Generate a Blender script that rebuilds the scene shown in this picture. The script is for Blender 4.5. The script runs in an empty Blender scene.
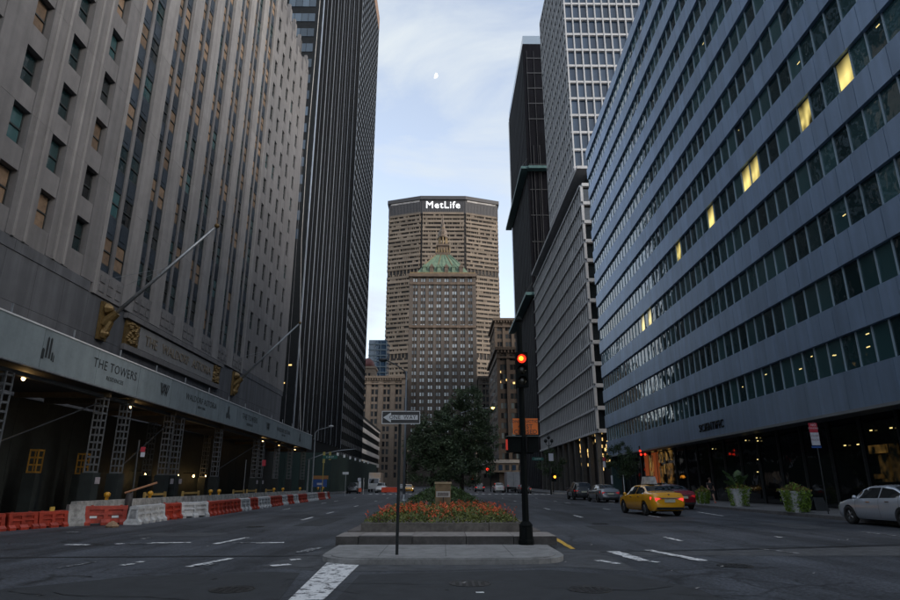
import bpy, bmesh, math, random
from mathutils import Vector, Matrix
random.seed(7)
R = math.radians
SC = bpy.context.scene
C = SC.collection

# ------------------------------------------------------------------ camera
F, CAM_H = 610.0, 1.5                       # focal length in pixels of a 900 px wide picture, eye height
PITCH = math.atan(184 / F)
YAW = math.atan(6.5 / F * math.cos(PITCH))
FW = Vector((math.sin(YAW) * math.cos(PITCH), math.cos(YAW) * math.cos(PITCH), math.sin(PITCH)))
RT = Vector((math.cos(YAW), -math.sin(YAW), 0))
UP = RT.cross(FW)
EYE = Vector((0, 0, CAM_H))
cam_data = bpy.data.cameras.new('camera')
cam_data.sensor_width = 36
cam_data.lens = 36 * F / 900
cam_data.clip_end = 9000
cam = bpy.data.objects.new('camera', cam_data)
C.objects.link(cam)
cam.location = EYE
cam.rotation_euler = (math.pi / 2 + PITCH, 0, -YAW)
SC.camera = cam

# ------------------------------------------------------------------ world, sun, exposure
SUN_EL, SUN_AZ = 22.0, 118.0                # azimuth clockwise from +Y: the sun stands right of and behind the camera
world = bpy.data.worlds.new('World')
SC.world = world
world.use_nodes = True
wn, wl = world.node_tree.nodes, world.node_tree.links
wn.clear()
sky = wn.new('ShaderNodeTexSky'); sky.sky_type = 'NISHITA'; sky.sun_disc = False
sky.sun_elevation = R(SUN_EL); sky.sun_rotation = R(SUN_AZ)
sky.air_density = 1.0; sky.dust_density = 2.0; sky.ozone_density = 1.6
tc = wn.new('ShaderNodeTexCoord')
mp = wn.new('ShaderNodeMapping'); mp.inputs['Scale'].default_value = (1.0, 1.0, 2.6)
mp.inputs['Rotation'].default_value = (0.2, 0.3, 0.5)
nz = wn.new('ShaderNodeTexNoise'); nz.inputs['Scale'].default_value = 3.0; nz.inputs['Detail'].default_value = 9
nz.inputs['Roughness'].default_value = 0.56; nz.inputs['Distortion'].default_value = 0.5
rp = wn.new('ShaderNodeValToRGB')
rp.color_ramp.elements[0].position = 0.40; rp.color_ramp.elements[0].color = (0.10, 0.10, 0.10, 1)
rp.color_ramp.elements[1].position = 0.61; rp.color_ramp.elements[1].color = (0.97, 0.97, 0.97, 1)
mx = wn.new('ShaderNodeMix'); mx.data_type = 'RGBA'
mx.inputs['B'].default_value = (1.44, 1.57, 1.68, 1)
bg = wn.new('ShaderNodeBackground'); bg.inputs['Strength'].default_value = 0.15
wo = wn.new('ShaderNodeOutputWorld')
wl.new(tc.outputs['Generated'], mp.inputs['Vector']); wl.new(mp.outputs['Vector'], nz.inputs['Vector'])
wl.new(nz.outputs['Fac'], rp.inputs['Fac']); wl.new(rp.outputs['Color'], mx.inputs['Factor'])
hs = wn.new('ShaderNodeHueSaturation'); hs.inputs['Saturation'].default_value = 0.62; hs.inputs['Value'].default_value = 0.70
wl.new(sky.outputs['Color'], hs.inputs['Color']); wl.new(hs.outputs['Color'], mx.inputs['A']); wl.new(mx.outputs['Result'], bg.inputs['Color'])
wl.new(bg.outputs['Background'], wo.inputs['Surface'])

sun_data = bpy.data.lights.new('sun', 'SUN')
sun_data.energy = 0.55; sun_data.angle = R(25); sun_data.color = (1.0, 0.92, 0.84)
sun = bpy.data.objects.new('sun', sun_data); C.objects.link(sun)
sdir = Vector((math.sin(R(SUN_AZ)) * math.cos(R(SUN_EL)), math.cos(R(SUN_AZ)) * math.cos(R(SUN_EL)), math.sin(R(SUN_EL))))
sun.rotation_euler = sdir.to_track_quat('Z', 'Y').to_euler()
sun.location = (60, -60, 90)
SC.view_settings.view_transform = 'Standard'
SC.view_settings.look = 'None'
SC.view_settings.exposure = 1.85
SC.view_settings.gamma = 1.0
SC.view_settings.use_curve_mapping = False

# ------------------------------------------------------------------ measuring helpers (photo pixel -> point on a known plane)
def ray(x, y): return FW + (x - 450) / F * RT + (300 - y) / F * UP
def gz(x, y, z=0.0):
    d = ray(x, y); return EYE + d * ((z - CAM_H) / d.z)
def gx(x, y, X):
    d = ray(x, y); return EYE + d * (X / d.x)
def gy(x, y, Y):
    d = ray(x, y); return EYE + d * (Y / d.y)
def proj(p):
    v = Vector(p) - EYE; c = v.dot(FW)
    if c <= 0.1: return None
    return 450 + F * v.dot(RT) / c, 300 - F * v.dot(UP) / c, c

# ------------------------------------------------------------------ materials
MATS = {}
def mk(name, col, rough=.6, metal=0., var=.15, scale=1.5, bump=0., bscale=30., rnd=0., col2=None, streak=0., emis=None, estr=0., spec=.5, dirt=0.):
    if name in MATS: return MATS[name]
    m = bpy.data.materials.new(name); m.use_nodes = True; MATS[name] = m
    n, l = m.node_tree.nodes, m.node_tree.links
    b = n['Principled BSDF']
    b.inputs['Roughness'].default_value = rough; b.inputs['Metallic'].default_value = metal
    b.inputs['Specular IOR Level'].default_value = spec
    geo = n.new('ShaderNodeNewGeometry')
    pos = geo.outputs['Position']
    c2 = col2 or tuple(min(1, c * (1 + var)) for c in col)
    c1 = col if col2 else tuple(c * (1 - var) for c in col)
    t = n.new('ShaderNodeTexNoise'); t.inputs['Scale'].default_value = scale; t.inputs['Detail'].default_value = 6
    t.inputs['Roughness'].default_value = .65
    l.new(pos, t.inputs['Vector'])
    mr = n.new('ShaderNodeMapRange'); mr.inputs['From Min'].default_value = .3; mr.inputs['From Max'].default_value = .7
    l.new(t.outputs['Fac'], mr.inputs['Value'])
    mix = n.new('ShaderNodeMix'); mix.data_type = 'RGBA'
    mix.inputs['A'].default_value = (*c1, 1); mix.inputs['B'].default_value = (*c2, 1)
    l.new(mr.outputs['Result'], mix.inputs['Factor'])
    out = mix.outputs['Result']
    def mul(out, fac_socket):
        x = n.new('ShaderNodeMix'); x.data_type = 'RGBA'; x.blend_type = 'MULTIPLY'; x.inputs['Factor'].default_value = 1
        l.new(out, x.inputs['A']); l.new(fac_socket, x.inputs['B']); return x.outputs['Result']
    if streak:
        mpn = n.new('ShaderNodeMapping'); mpn.inputs['Scale'].default_value = (1.6, 1.6, .09)
        l.new(pos, mpn.inputs['Vector'])
        t2 = n.new('ShaderNodeTexNoise'); t2.inputs['Scale'].default_value = 1.3; t2.inputs['Detail'].default_value = 5
        l.new(mpn.outputs['Vector'], t2.inputs['Vector'])
        r2 = n.new('ShaderNodeMapRange'); r2.inputs['From Min'].default_value = .35; r2.inputs['From Max'].default_value = .65
        r2.inputs['To Min'].default_value = 1 - streak; r2.inputs['To Max'].default_value = 1
        l.new(t2.outputs['Fac'], r2.inputs['Value']); out = mul(out, r2.outputs['Result'])
    if dirt:
        t3 = n.new('ShaderNodeTexNoise'); t3.inputs['Scale'].default_value = 3.1; t3.inputs['Detail'].default_value = 10
        t3.inputs['Roughness'].default_value = .75
        l.new(pos, t3.inputs['Vector'])
        r3 = n.new('ShaderNodeMapRange'); r3.inputs['From Min'].default_value = .45; r3.inputs['From Max'].default_value = .62
        r3.inputs['To Min'].default_value = 1; r3.inputs['To Max'].default_value = 1 - dirt
        l.new(t3.outputs['Fac'], r3.inputs['Value']); out = mul(out, r3.outputs['Result'])
    if rnd:
        oi = n.new('ShaderNodeObjectInfo')
        a = n.new('ShaderNodeMath'); a.operation = 'ADD'; l.new(oi.outputs['Random'], a.inputs[0]); l.new(geo.outputs['Random Per Island'], a.inputs[1])
        f = n.new('ShaderNodeMath'); f.operation = 'FRACT'; l.new(a.outputs[0], f.inputs[0])
        r4 = n.new('ShaderNodeMapRange'); r4.inputs['To Min'].default_value = 1 - rnd; r4.inputs['To Max'].default_value = 1 + rnd
        l.new(f.outputs[0], r4.inputs['Value']); out = mul(out, r4.outputs['Result'])
    l.new(out, b.inputs['Base Color'])
    if bump:
        t5 = n.new('ShaderNodeTexNoise'); t5.inputs['Scale'].default_value = bscale; t5.inputs['Detail'].default_value = 5
        l.new(pos, t5.inputs['Vector'])
        bp = n.new('ShaderNodeBump'); bp.inputs['Strength'].default_value = bump; bp.inputs['Distance'].default_value = .02
        l.new(t5.outputs['Fac'], bp.inputs['Height']); l.new(bp.outputs['Normal'], b.inputs['Normal'])
    if emis:
        b.inputs['Emission Color'].default_value = (*emis, 1); b.inputs['Emission Strength'].default_value = estr
    return m

def glass(name, c1, c2, wave=.35, wscale=.9, rough=.04, spec=.9, lo=.0, hi=1., metal=0.):
    """opaque window glass: tint differs from pane to pane, slightly warped so reflections ripple"""
    if name in MATS: return MATS[name]
    m = bpy.data.materials.new(name); m.use_nodes = True; MATS[name] = m
    n, l = m.node_tree.nodes, m.node_tree.links
    b = n['Principled BSDF']; b.inputs['Roughness'].default_value = rough; b.inputs['Specular IOR Level'].default_value = spec
    b.inputs['Metallic'].default_value = metal
    geo = n.new('ShaderNodeNewGeometry'); oi = n.new('ShaderNodeObjectInfo')
    a = n.new('ShaderNodeMath'); a.operation = 'ADD'; l.new(oi.outputs['Random'], a.inputs[0]); l.new(geo.outputs['Random Per Island'], a.inputs[1])
    f = n.new('ShaderNodeMath'); f.operation = 'FRACT'; l.new(a.outputs[0], f.inputs[0])
    mr = n.new('ShaderNodeMapRange'); mr.inputs['From Min'].default_value = lo; mr.inputs['From Max'].default_value = hi
    l.new(f.outputs[0], mr.inputs['Value'])
    mix = n.new('ShaderNodeMix'); mix.data_type = 'RGBA'
    mix.inputs['A'].default_value = (*c1, 1); mix.inputs['B'].default_value = (*c2, 1)
    l.new(mr.outputs['Result'], mix.inputs['Factor']); l.new(mix.outputs['Result'], b.inputs['Base Color'])
    ad = n.new('ShaderNodeVectorMath'); ad.operation = 'ADD'
    sc = n.new('ShaderNodeVectorMath'); sc.operation = 'SCALE'; sc.inputs[0].default_value = (37, 51, 23)
    l.new(f.outputs[0], sc.inputs['Scale']); l.new(geo.outputs['Position'], ad.inputs[0]); l.new(sc.outputs['Vector'], ad.inputs[1])
    t = n.new('ShaderNodeTexNoise'); t.inputs['Scale'].default_value = wscale; t.inputs['Detail'].default_value = 1.5
    l.new(ad.outputs['Vector'], t.inputs['Vector'])
    bp = n.new('ShaderNodeBump'); bp.inputs['Strength'].default_value = wave; bp.inputs['Distance'].default_value = .12
    l.new(t.outputs['Fac'], bp.inputs['Height']); l.new(bp.outputs['Normal'], b.inputs['Normal'])
    return m

def lamp_mat(name, col, strength):
    if name in MATS: return MATS[name]
    m = bpy.data.materials.new(name); m.use_nodes = True; MATS[name] = m
    b = m.node_tree.nodes['Principled BSDF']
    b.inputs['Base Color'].default_value = (*[c * .6 for c in col], 1)
    b.inputs['Emission Color'].default_value = (*col, 1); b.inputs['Emission Strength'].default_value = strength
    return m

# ------------------------------------------------------------------ mesh helpers
class MB:
    def __init__(s): s.v = []; s.f = []
    def add(s, vs, fs):
        o = len(s.v); s.v += [tuple(p) for p in vs]; s.f += [tuple(i + o for i in q) for q in fs]; return s
    def box(s, x0, x1, y0, y1, z0, z1):
        return s.add([(x0, y0, z0), (x1, y0, z0), (x1, y1, z0), (x0, y1, z0), (x0, y0, z1), (x1, y0, z1), (x1, y1, z1), (x0, y1, z1)],
                     [(3, 2, 1, 0), (4, 5, 6, 7), (0, 1, 5, 4), (1, 2, 6, 5), (2, 3, 7, 6), (3, 0, 4, 7)])
    def cbox(s, c, d): return s.box(c[0] - d[0] / 2, c[0] + d[0] / 2, c[1] - d[1] / 2, c[1] + d[1] / 2, c[2] - d[2] / 2, c[2] + d[2] / 2)
    def quad(s, *p): return s.add(p, [tuple(range(len(p)))])
    def prism(s, poly, z0, z1):                         # poly: ccw xy outline
        n = len(poly)
        return s.add([(x, y, z0) for x, y in poly] + [(x, y, z1) for x, y in poly],
                     [tuple(reversed(range(n))), tuple(range(n, 2 * n))] + [(i, (i + 1) % n, n + (i + 1) % n, n + i) for i in range(n)])
    def extrude(s, poly, a, b, axis):                   # poly in the plane normal to axis ('x','y'), between a and b
        f = (lambda u, w, t: (t, u, w)) if axis == 'x' else (lambda u, w, t: (u, t, w))
        n = len(poly)
        return s.add([f(u, w, a) for u, w in poly] + [f(u, w, b) for u, w in poly],
                     [tuple(reversed(range(n))), tuple(range(n, 2 * n))] + [(i, (i + 1) % n, n + (i + 1) % n, n + i) for i in range(n)])
    def cyl(s, p0, p1, r0, r1=None, n=10):
        r1 = r0 if r1 is None else r1
        p0, p1 = Vector(p0), Vector(p1); d = (p1 - p0).normalized()
        a = d.orthogonal().normalized(); b = d.cross(a)
        vs = []
        for p, r in ((p0, r0), (p1, r1)):
            for i in range(n):
                t = 2 * math.pi * i / n; vs.append(p + (a * math.cos(t) + b * math.sin(t)) * r)
        return s.add(vs, [tuple(reversed(range(n))), tuple(range(n, 2 * n))] + [(i, (i + 1) % n, n + (i + 1) % n, n + i) for i in range(n)])
    def tube(s, pts, r, n=8, r1=None):
        pts = [Vector(p) for p in pts]; k = len(pts); vs = []
        for i, p in enumerate(pts):
            d = (pts[min(i + 1, k - 1)] - pts[max(i - 1, 0)]).normalized()
            a = d.cross(Vector((0.31, 0.17, 0.93))).normalized(); b = d.cross(a)
            rr = r if r1 is None else r + (r1 - r) * i / (k - 1)
            for j in range(n):
                t = 2 * math.pi * j / n; vs.append(p + (a * math.cos(t) + b * math.sin(t)) * rr)
        fs = [(i * n + j, i * n + (j + 1) % n, (i + 1) * n + (j + 1) % n, (i + 1) * n + j) for i in range(k - 1) for j in range(n)]
        fs += [tuple(reversed(range(n))), tuple(range((k - 1) * n, k * n))]
        return s.add(vs, fs)
    def lathe(s, prof, c, n=14, axis='z'):
        vs = []; k = len(prof)
        for r, z in prof:
            for j in range(n):
                t = 2 * math.pi * j / n
                q = (r * math.cos(t), r * math.sin(t), z)
                if axis == 'y': q = (q[0], z, q[1])
                if axis == 'x': q = (z, q[0], q[1])
                vs.append((c[0] + q[0], c[1] + q[1], c[2] + q[2]))
        fs = [(i * n + j, i * n + (j + 1) % n, (i + 1) * n + (j + 1) % n, (i + 1) * n + j) for i in range(k - 1) for j in range(n)]
        fs += [tuple(reversed(range(n))), tuple(range((k - 1) * n, k * n))]
        return s.add(vs, fs)
    def mesh(s, name, mat, smooth=False, off=(0, 0, 0)):
        me = bpy.data.meshes.new(name)
        me.from_pydata([(x - off[0], y - off[1], z - off[2]) for x, y, z in s.v], [], s.f)
        me.materials.append(mat)
        if smooth: me.polygons.foreach_set('use_smooth', [True] * len(me.polygons))
        me.update(); return me
    def build(s, name, mat, parent=None, smooth=False, local=False, fix=False):
        """one mesh object; with a parent the coordinates are world ones unless local"""
        off = (0, 0, 0)
        if parent is not None and not local: off = tuple(world_loc(parent))
        me = s.mesh(name, mat, smooth, off)
        if fix:
            bm = bmesh.new(); bm.from_mesh(me); bmesh.ops.recalc_face_normals(bm, faces=bm.faces); bm.to_mesh(me); bm.free()
        o = bpy.data.objects.new(name, me); C.objects.link(o); o.parent = parent
        return o

def world_loc(o):
    p = Vector((0, 0, 0))
    while o is not None: p += o.location; o = o.parent
    return p
def tag(o, label=None, cat=None, group=None, kind=None):
    if label: o['label'] = label
    if cat: o['category'] = cat
    if group: o['group'] = group
    if kind: o['kind'] = kind
    return o
def thing(name, label, cat, loc=(0, 0, 0), rz=0., group=None):
    o = bpy.data.objects.new(name, None); C.objects.link(o); o.location = loc; o.rotation_euler = (0, 0, rz)
    o.empty_display_size = .3
    return tag(o, label, cat, group)
def struct(o): o['kind'] = 'structure'; return o
def copy_tree(o, parent=None):
    c = o.copy(); C.objects.link(c); c.parent = parent
    for ch in list(o.children): copy_tree(ch, c)
    return c

CUBES = {}
def cube_mesh(mat):
    if mat.name not in CUBES: CUBES[mat.name] = MB().box(-.5, .5, -.5, .5, -.5, .5).mesh('piece', mat)
    return CUBES[mat.name]
def pmat(parent):
    m = Matrix.Identity(4); chain = []
    o = parent
    while o is not None: chain.append(o); o = o.parent
    for o in reversed(chain): m = m @ Matrix.Translation(o.location) @ o.rotation_euler.to_matrix().to_4x4()
    return m
def pieces(parent, name, items, mat, limit=300, minpx=5., label=None):
    """boxes (cx,cy,cz,sx,sy,sz) in the parent's own space: those that show largest become objects, the rest one 'stuff' part"""
    M = pmat(parent); rank = []
    for it in items:
        q = proj(M @ Vector(it[:3])); s = -1
        if q and -30 < q[0] < 930 and -30 < q[1] < 630: s = F * max(it[3:]) / q[2]
        rank.append((s, it))
    rank.sort(key=lambda t: -t[0])
    rest = MB(); cm = cube_mesh(mat)
    for k, (s, it) in enumerate(rank):
        if k < limit and s >= minpx:
            o = bpy.data.objects.new(name, cm); C.objects.link(o); o.parent = parent
            o.location = it[:3]; o.scale = it[3:]
        else: rest.cbox(it[:3], it[3:])
    if rest.v: tag(rest.build(name + '_mass', mat, parent, local=True), kind='stuff')

def text(s, size, mat, parent, mw, ext=.01, spacing=1., align='CENTER', name='lettering'):
    cu = bpy.data.curves.new(name, 'FONT'); cu.body = s; cu.size = size; cu.extrude = ext
    cu.align_x = align; cu.align_y = 'CENTER'; cu.space_character = spacing; cu.resolution_u = 2
    t = bpy.data.objects.new(name, cu); C.objects.link(t)
    dg = bpy.context.evaluated_depsgraph_get()
    me = bpy.data.meshes.new_from_object(t.evaluated_get(dg))
    bpy.data.objects.remove(t); me.materials.clear(); me.materials.append(mat)
    inv = pmat(parent).inverted() if parent else Matrix.Identity(4)
    me.transform(inv @ mw)
    o = bpy.data.objects.new(name, me); C.objects.link(o); o.parent = parent
    return o
def frame(loc, x, y, z):
    m = Matrix.Identity(4)
    for i, c in enumerate((x, y, z)):
        for r in range(3): m[r][i] = c[r]
    m.translation = loc; return m
def face_px(loc): return frame(loc, (0, 1, 0), (0, 0, 1), (1, 0, 0))      # lettering that faces +X
def face_my(loc): return frame(loc, (1, 0, 0), (0, 0, 1), (0, -1, 0))     # lettering that faces the camera
def slab(v): return (v[0], v[1], v[2])

ORD = ('first', 'second', 'third', 'fourth', 'fifth', 'sixth', 'seventh', 'eighth', 'ninth', 'tenth', 'eleventh', 'twelfth')
# colours
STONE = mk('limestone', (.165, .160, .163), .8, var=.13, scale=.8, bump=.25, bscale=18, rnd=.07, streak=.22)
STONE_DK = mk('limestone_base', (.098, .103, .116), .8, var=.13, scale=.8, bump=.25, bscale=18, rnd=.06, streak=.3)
CAST = mk('cast_spandrel', (.03, .042, .058), .5, metal=.3, var=.35, scale=9, bump=.6, bscale=7, rnd=.25)
PLY = mk('window_board', (.17, .115, .075), .8, var=.3, scale=3, rnd=.3)
SASH = mk('sash_frame', (.03, .035, .036), .5, var=.1)
TEAL = glass('teal_glass', (.008, .022, .026), (.04, .10, .11), wave=.3, lo=.2)
DARKGL = glass('dark_glass', (.006, .008, .010), (.02, .026, .03), wave=.25)
BLACKM = mk('black_steel', (.012, .015, .016), .45, metal=.2, var=.2)
DKGREY = mk('dark_grey_metal', (.04, .045, .05), .5, metal=.4, var=.2)
GALV = mk('galvanised_steel', (.34, .36, .38), .45, metal=.6, var=.2, scale=5)
GOLD = mk('gilded_bronze', (.17, .11, .04), .5, metal=.5, var=.4, scale=8, bump=.5, bscale=14)
WHITE = mk('white_paint', (.72, .73, .74), .5, var=.08, scale=3)
CHROME = mk('chrome', (.6, .6, .62), .15, metal=1, var=.03)
RUBBER = mk('tyre_rubber', (.012, .012, .012), .85, var=.2)
WARM = lamp_mat('warm_bulb', (1., .62, .22), 5.)
SOFTWARM = lamp_mat('warm_window', (1., .66, .24), .4)
YELW = lamp_mat('lit_office', (1., .78, .30), .3)
# ================================================================== GROUND
def asphalt_mat():
    m = bpy.data.materials.new('asphalt'); m.use_nodes = True
    n, l = m.node_tree.nodes, m.node_tree.links; b = n['Principled BSDF']
    b.inputs['Roughness'].default_value = .62; b.inputs['Specular IOR Level'].default_value = .35
    g = n.new('ShaderNodeNewGeometry')
    def noise(sc, det, lo, hi, a, c, stretch=None):
        v = g.outputs['Position']
        if stretch:
            mp_ = n.new('ShaderNodeMapping'); mp_.inputs['Scale'].default_value = stretch; l.new(v, mp_.inputs['Vector']); v = mp_.outputs['Vector']
        t = n.new('ShaderNodeTexNoise'); t.inputs['Scale'].default_value = sc; t.inputs['Detail'].default_value = det; t.inputs['Roughness'].default_value = .7
        l.new(v, t.inputs['Vector'])
        r = n.new('ShaderNodeMapRange'); r.inputs['From Min'].default_value = lo; r.inputs['From Max'].default_value = hi
        r.inputs['To Min'].default_value = a; r.inputs['To Max'].default_value = c
        l.new(t.outputs['Fac'], r.inputs['Value']); return r.outputs['Result'], t
    def mulc(x, y):
        q = n.new('ShaderNodeMath'); q.operation = 'MULTIPLY'; l.new(x, q.inputs[0]); l.new(y, q.inputs[1]); return q.outputs[0]
    a, _ = noise(.23, 6, .32, .68, .5, 1.5)
    w, _ = noise(.5, 5, .36, .64, .5, 1.45, (1.5, .08, 1))          # tyre-polished tracks along the lanes
    s, st = noise(16, 7, .34, .66, .3, 1.8)
    f = mulc(mulc(a, w), s)
    # cracks: edges of two warped cell patterns
    for sc, wd in ((.34, .022), (1.1, .03)):
        wv = n.new('ShaderNodeTexNoise'); wv.inputs['Scale'].default_value = 1.3; l.new(g.outputs['Position'], wv.inputs['Vector'])
        av = n.new('ShaderNodeMix'); av.data_type = 'VECTOR'; av.inputs['Factor'].default_value = .35
        l.new(g.outputs['Position'], av.inputs['A']); l.new(wv.outputs['Color'], av.inputs['B'])
        vo = n.new('ShaderNodeTexVoronoi'); vo.feature = 'DISTANCE_TO_EDGE'; vo.inputs['Scale'].default_value = sc
        l.new(av.outputs['Result'], vo.inputs['Vector'])
        r = n.new('ShaderNodeMapRange'); r.inputs['From Min'].default_value = 0; r.inputs['From Max'].default_value = wd
        r.inputs['To Min'].default_value = .3; r.inputs['To Max'].default_value = 1; l.new(vo.outputs['Distance'], r.inputs['Value'])
        mk_, _ = noise(.3, 3, .48, .56, 0, 1)
        mm = n.new('ShaderNodeMix'); mm.inputs['A'].default_value = 1.; l.new(mk_, mm.inputs['Factor']); l.new(r.outputs['Result'], mm.inputs['B'])
        f = mulc(f, mm.outputs['Result'])
    col = n.new('ShaderNodeMix'); col.data_type = 'RGBA'; col.blend_type = 'MULTIPLY'; col.inputs['Factor'].default_value = 1
    col.inputs['A'].default_value = (.048, .053, .063, 1); l.new(f, col.inputs['B']); l.new(col.outputs['Result'], b.inputs['Base Color'])
    bp = n.new('ShaderNodeBump'); bp.inputs['Strength'].default_value = .5; bp.inputs['Distance'].default_value = .012
    l.new(st.outputs['Fac'], bp.inputs['Height']); l.new(bp.outputs['Normal'], b.inputs['Normal'])
    return m
ASPH = asphalt_mat()
PATCH_L = mk('worn_asphalt', (.072, .076, .084), .8, var=.3, scale=2.5, bump=.3, bscale=60, dirt=.35)
PATCH_D = mk('fresh_asphalt', (.028, .031, .036), .75, var=.3, scale=3., bump=.3, bscale=60)
SEAM = mk('tar_seam', (.014, .016, .018), .6, var=.3)
CONC = mk('concrete', (.27, .268, .265), .85, var=.2, scale=2, bump=.3, bscale=40, dirt=.3, rnd=.05)
PAVE = mk('pavement_concrete', (.15, .155, .165), .8, var=.2, scale=1.5, bump=.25, bscale=30, dirt=.3, rnd=.1)
KERB = mk('kerb_granite', (.13, .13, .135), .75, var=.25, scale=5, rnd=.12)

road = struct(MB().quad((-1500, -300, 0), (1500, -300, 0), (1500, 3000, 0), (-1500, 3000, 0)).build('road', ASPH))
def patch(pts, mat, z, name, under=road):
    poly = [gz(x, y) if y is not None else x for x, y in pts]
    m = MB().add([(p.x, p.y, z) for p in poly], [tuple(range(len(poly)))])
    o = m.build(name, mat, under, fix=True)
    if o.data.polygons[0].normal.z < 0: o.data.flip_normals()
    return o
# worn apron round the median nose, darker trench repair, tar joint across the crossing
patch([(296, 556), (330, 549), (565, 548), (612, 557), (640, 572), (560, 567), (450, 571), (330, 572), (260, 567)], PATCH_L, .004, 'worn_patch')
patch([(0, 590), (130, 577), (270, 572), (300, 573), (280, 600), (0, 610)], PATCH_D, .004, 'repair_patch')
patch([(360, 575), (545, 570), (640, 577), (700, 590), (740, 606), (330, 606)], PATCH_D, .004, 'repair_patch')
patch([(560, 549.5), (640, 552), (705, 551.5), (900, 546.5), (900, 556), (640, 556), (600, 554)], PATCH_L, .003, 'worn_patch')
def strip(a, b, w, mat, z, name):
    p, q = gz(*a), gz(*b); d = (q - p); n_ = Vector((-d.y, d.x, 0)).normalized() * w / 2
    k = 8; vs = []; fs = []
    for i in range(k + 1):
        c = p + d * i / k; j = n_ * random.uniform(.75, 1.25)
        vs += [(c.x - j.x, c.y - j.y, z), (c.x + j.x, c.y + j.y, z)]
    fs = [(2 * i, 2 * i + 2, 2 * i + 3, 2 * i + 1) for i in range(k)]
    o = MB().add(vs, fs).build(name, mat, road)
    if o.data.polygons[0].normal.z < 0: o.data.flip_normals()
    return o
strip((0, 558), (320, 556), .16, SEAM, .008, 'tar_joint')
strip((600, 552.5), (760, 549), .14, SEAM, .008, 'tar_joint')
strip((760, 549), (900, 545), .16, SEAM, .0085, 'tar_joint')

IRON = mk('cast_iron', (.035, .034, .034), .5, metal=.4, var=.3, scale=20)
for px_, py_ in ((232, 590), (590, 590), (735, 566), (255, 527), (600, 524), (470, 584)):
    c_ = gz(px_, py_); m_ = MB()
    m_.lathe([(.33, .002), (.33, .012), (.31, .014), (.30, .008), (.02, .008)], (c_.x, c_.y, 0), 24)
    for k in range(5):
        for q in range(5):
            if (k - 2) ** 2 + (q - 2) ** 2 < 6: m_.box(c_.x - .2 + k * .1 - .03, c_.x - .2 + k * .1 + .03, c_.y - .2 + q * .1 - .03, c_.y - .2 + q * .1 + .03, .007, .013)
    m_.build('manhole_cover', IRON, road)
LIT_ = mk('litter_paper', (.55, .52, .50), .8, var=.2)
for k in range(26):
    c_ = gz(random.uniform(20, 880), random.choice((random.uniform(560, 598), random.uniform(520, 556)))); a_ = random.uniform(0, 3); q = random.uniform(.02, .055)
    MB().add([(c_.x - q, c_.y, .006), (c_.x + q * math.cos(a_), c_.y - q, .012), (c_.x + q, c_.y + q * .4, .02), (c_.x, c_.y + q, .008)], [(0, 1, 2), (0, 2, 3)]).build('litter', LIT_, road)
for k in range(16):
    p_ = gz(random.uniform(30, 870), random.uniform(557, 597)); q_ = random.uniform(-.5, .5) + random.choice((0, 0, 1.5)); m_ = MB(); vs_ = []
    for j in range(14):
        w_c = random.uniform(.006, .02); q_ += random.gauss(0, .35); vs_ += [(p_.x, p_.y - w_c, .0105), (p_.x, p_.y + w_c, .0105)]
        p_ = p_ + Vector((math.cos(q_), math.sin(q_) * .7, 0)) * random.uniform(.1, .28)
    o_ = m_.add(vs_, [(2 * i, 2 * i + 2, 2 * i + 3, 2 * i + 1) for i in range(13)]).build('crack', SEAM, road)
for X0, Y0, w_p, l_p, mt_ in ((5.2, 20, 1.3, 4.2, PATCH_D), (8.3, 26, 2.2, 1.4, PATCH_D), (-5.6, 24, 1.1, 6, PATCH_D), (-9.4, 19.5, 2.6, 1.5, PATCH_L), (12.3, 22.5, 1.6, 3.4, PATCH_L), (-7.9, 33, 1.4, 7, PATCH_L), (4.6, 40, 1.6, 9, PATCH_L), (9.2, 46, 1.2, 6, PATCH_D)):
    MB().quad((X0, Y0, .0035), (X0 + w_p, Y0 + .1, .0035), (X0 + w_p + .05, Y0 + l_p, .0035), (X0 + .03, Y0 + l_p - .1, .0035)).build('repair_patch', mt_, road)
def worn_paint(name, col, wear):
    m = bpy.data.materials.new(name); m.use_nodes = True
    n, l = m.node_tree.nodes, m.node_tree.links; b = n['Principled BSDF']; b.inputs['Roughness'].default_value = .7
    g = n.new('ShaderNodeNewGeometry'); t = n.new('ShaderNodeTexNoise'); t.inputs['Scale'].default_value = 5.5; t.inputs['Detail'].default_value = 9
    t.inputs['Roughness'].default_value = .72; l.new(g.outputs['Position'], t.inputs['Vector'])
    r = n.new('ShaderNodeMapRange'); r.inputs['From Min'].default_value = wear; r.inputs['From Max'].default_value = wear + .07
    l.new(t.outputs['Fac'], r.inputs['Value'])
    mix = n.new('ShaderNodeMix'); mix.data_type = 'RGBA'; mix.inputs['A'].default_value = (.06, .063, .07, 1); mix.inputs['B'].default_value = (*col, 1)
    l.new(r.outputs['Result'], mix.inputs['Factor']); l.new(mix.outputs['Result'], b.inputs['Base Color'])
    return m
PAINT = worn_paint('worn_white_line', (.8, .8, .8), .42)
PAINT2 = worn_paint('faded_white_line', (.42, .43, .44), .49)
YPAINT = worn_paint('yellow_kerb_line', (.70, .42, .05), .36)
big = patch([(328, 562), (346, 562), (344, 565), (359, 565.5), (318, 606), (283, 606)], PAINT, .009, 'crosswalk_bar')
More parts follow.
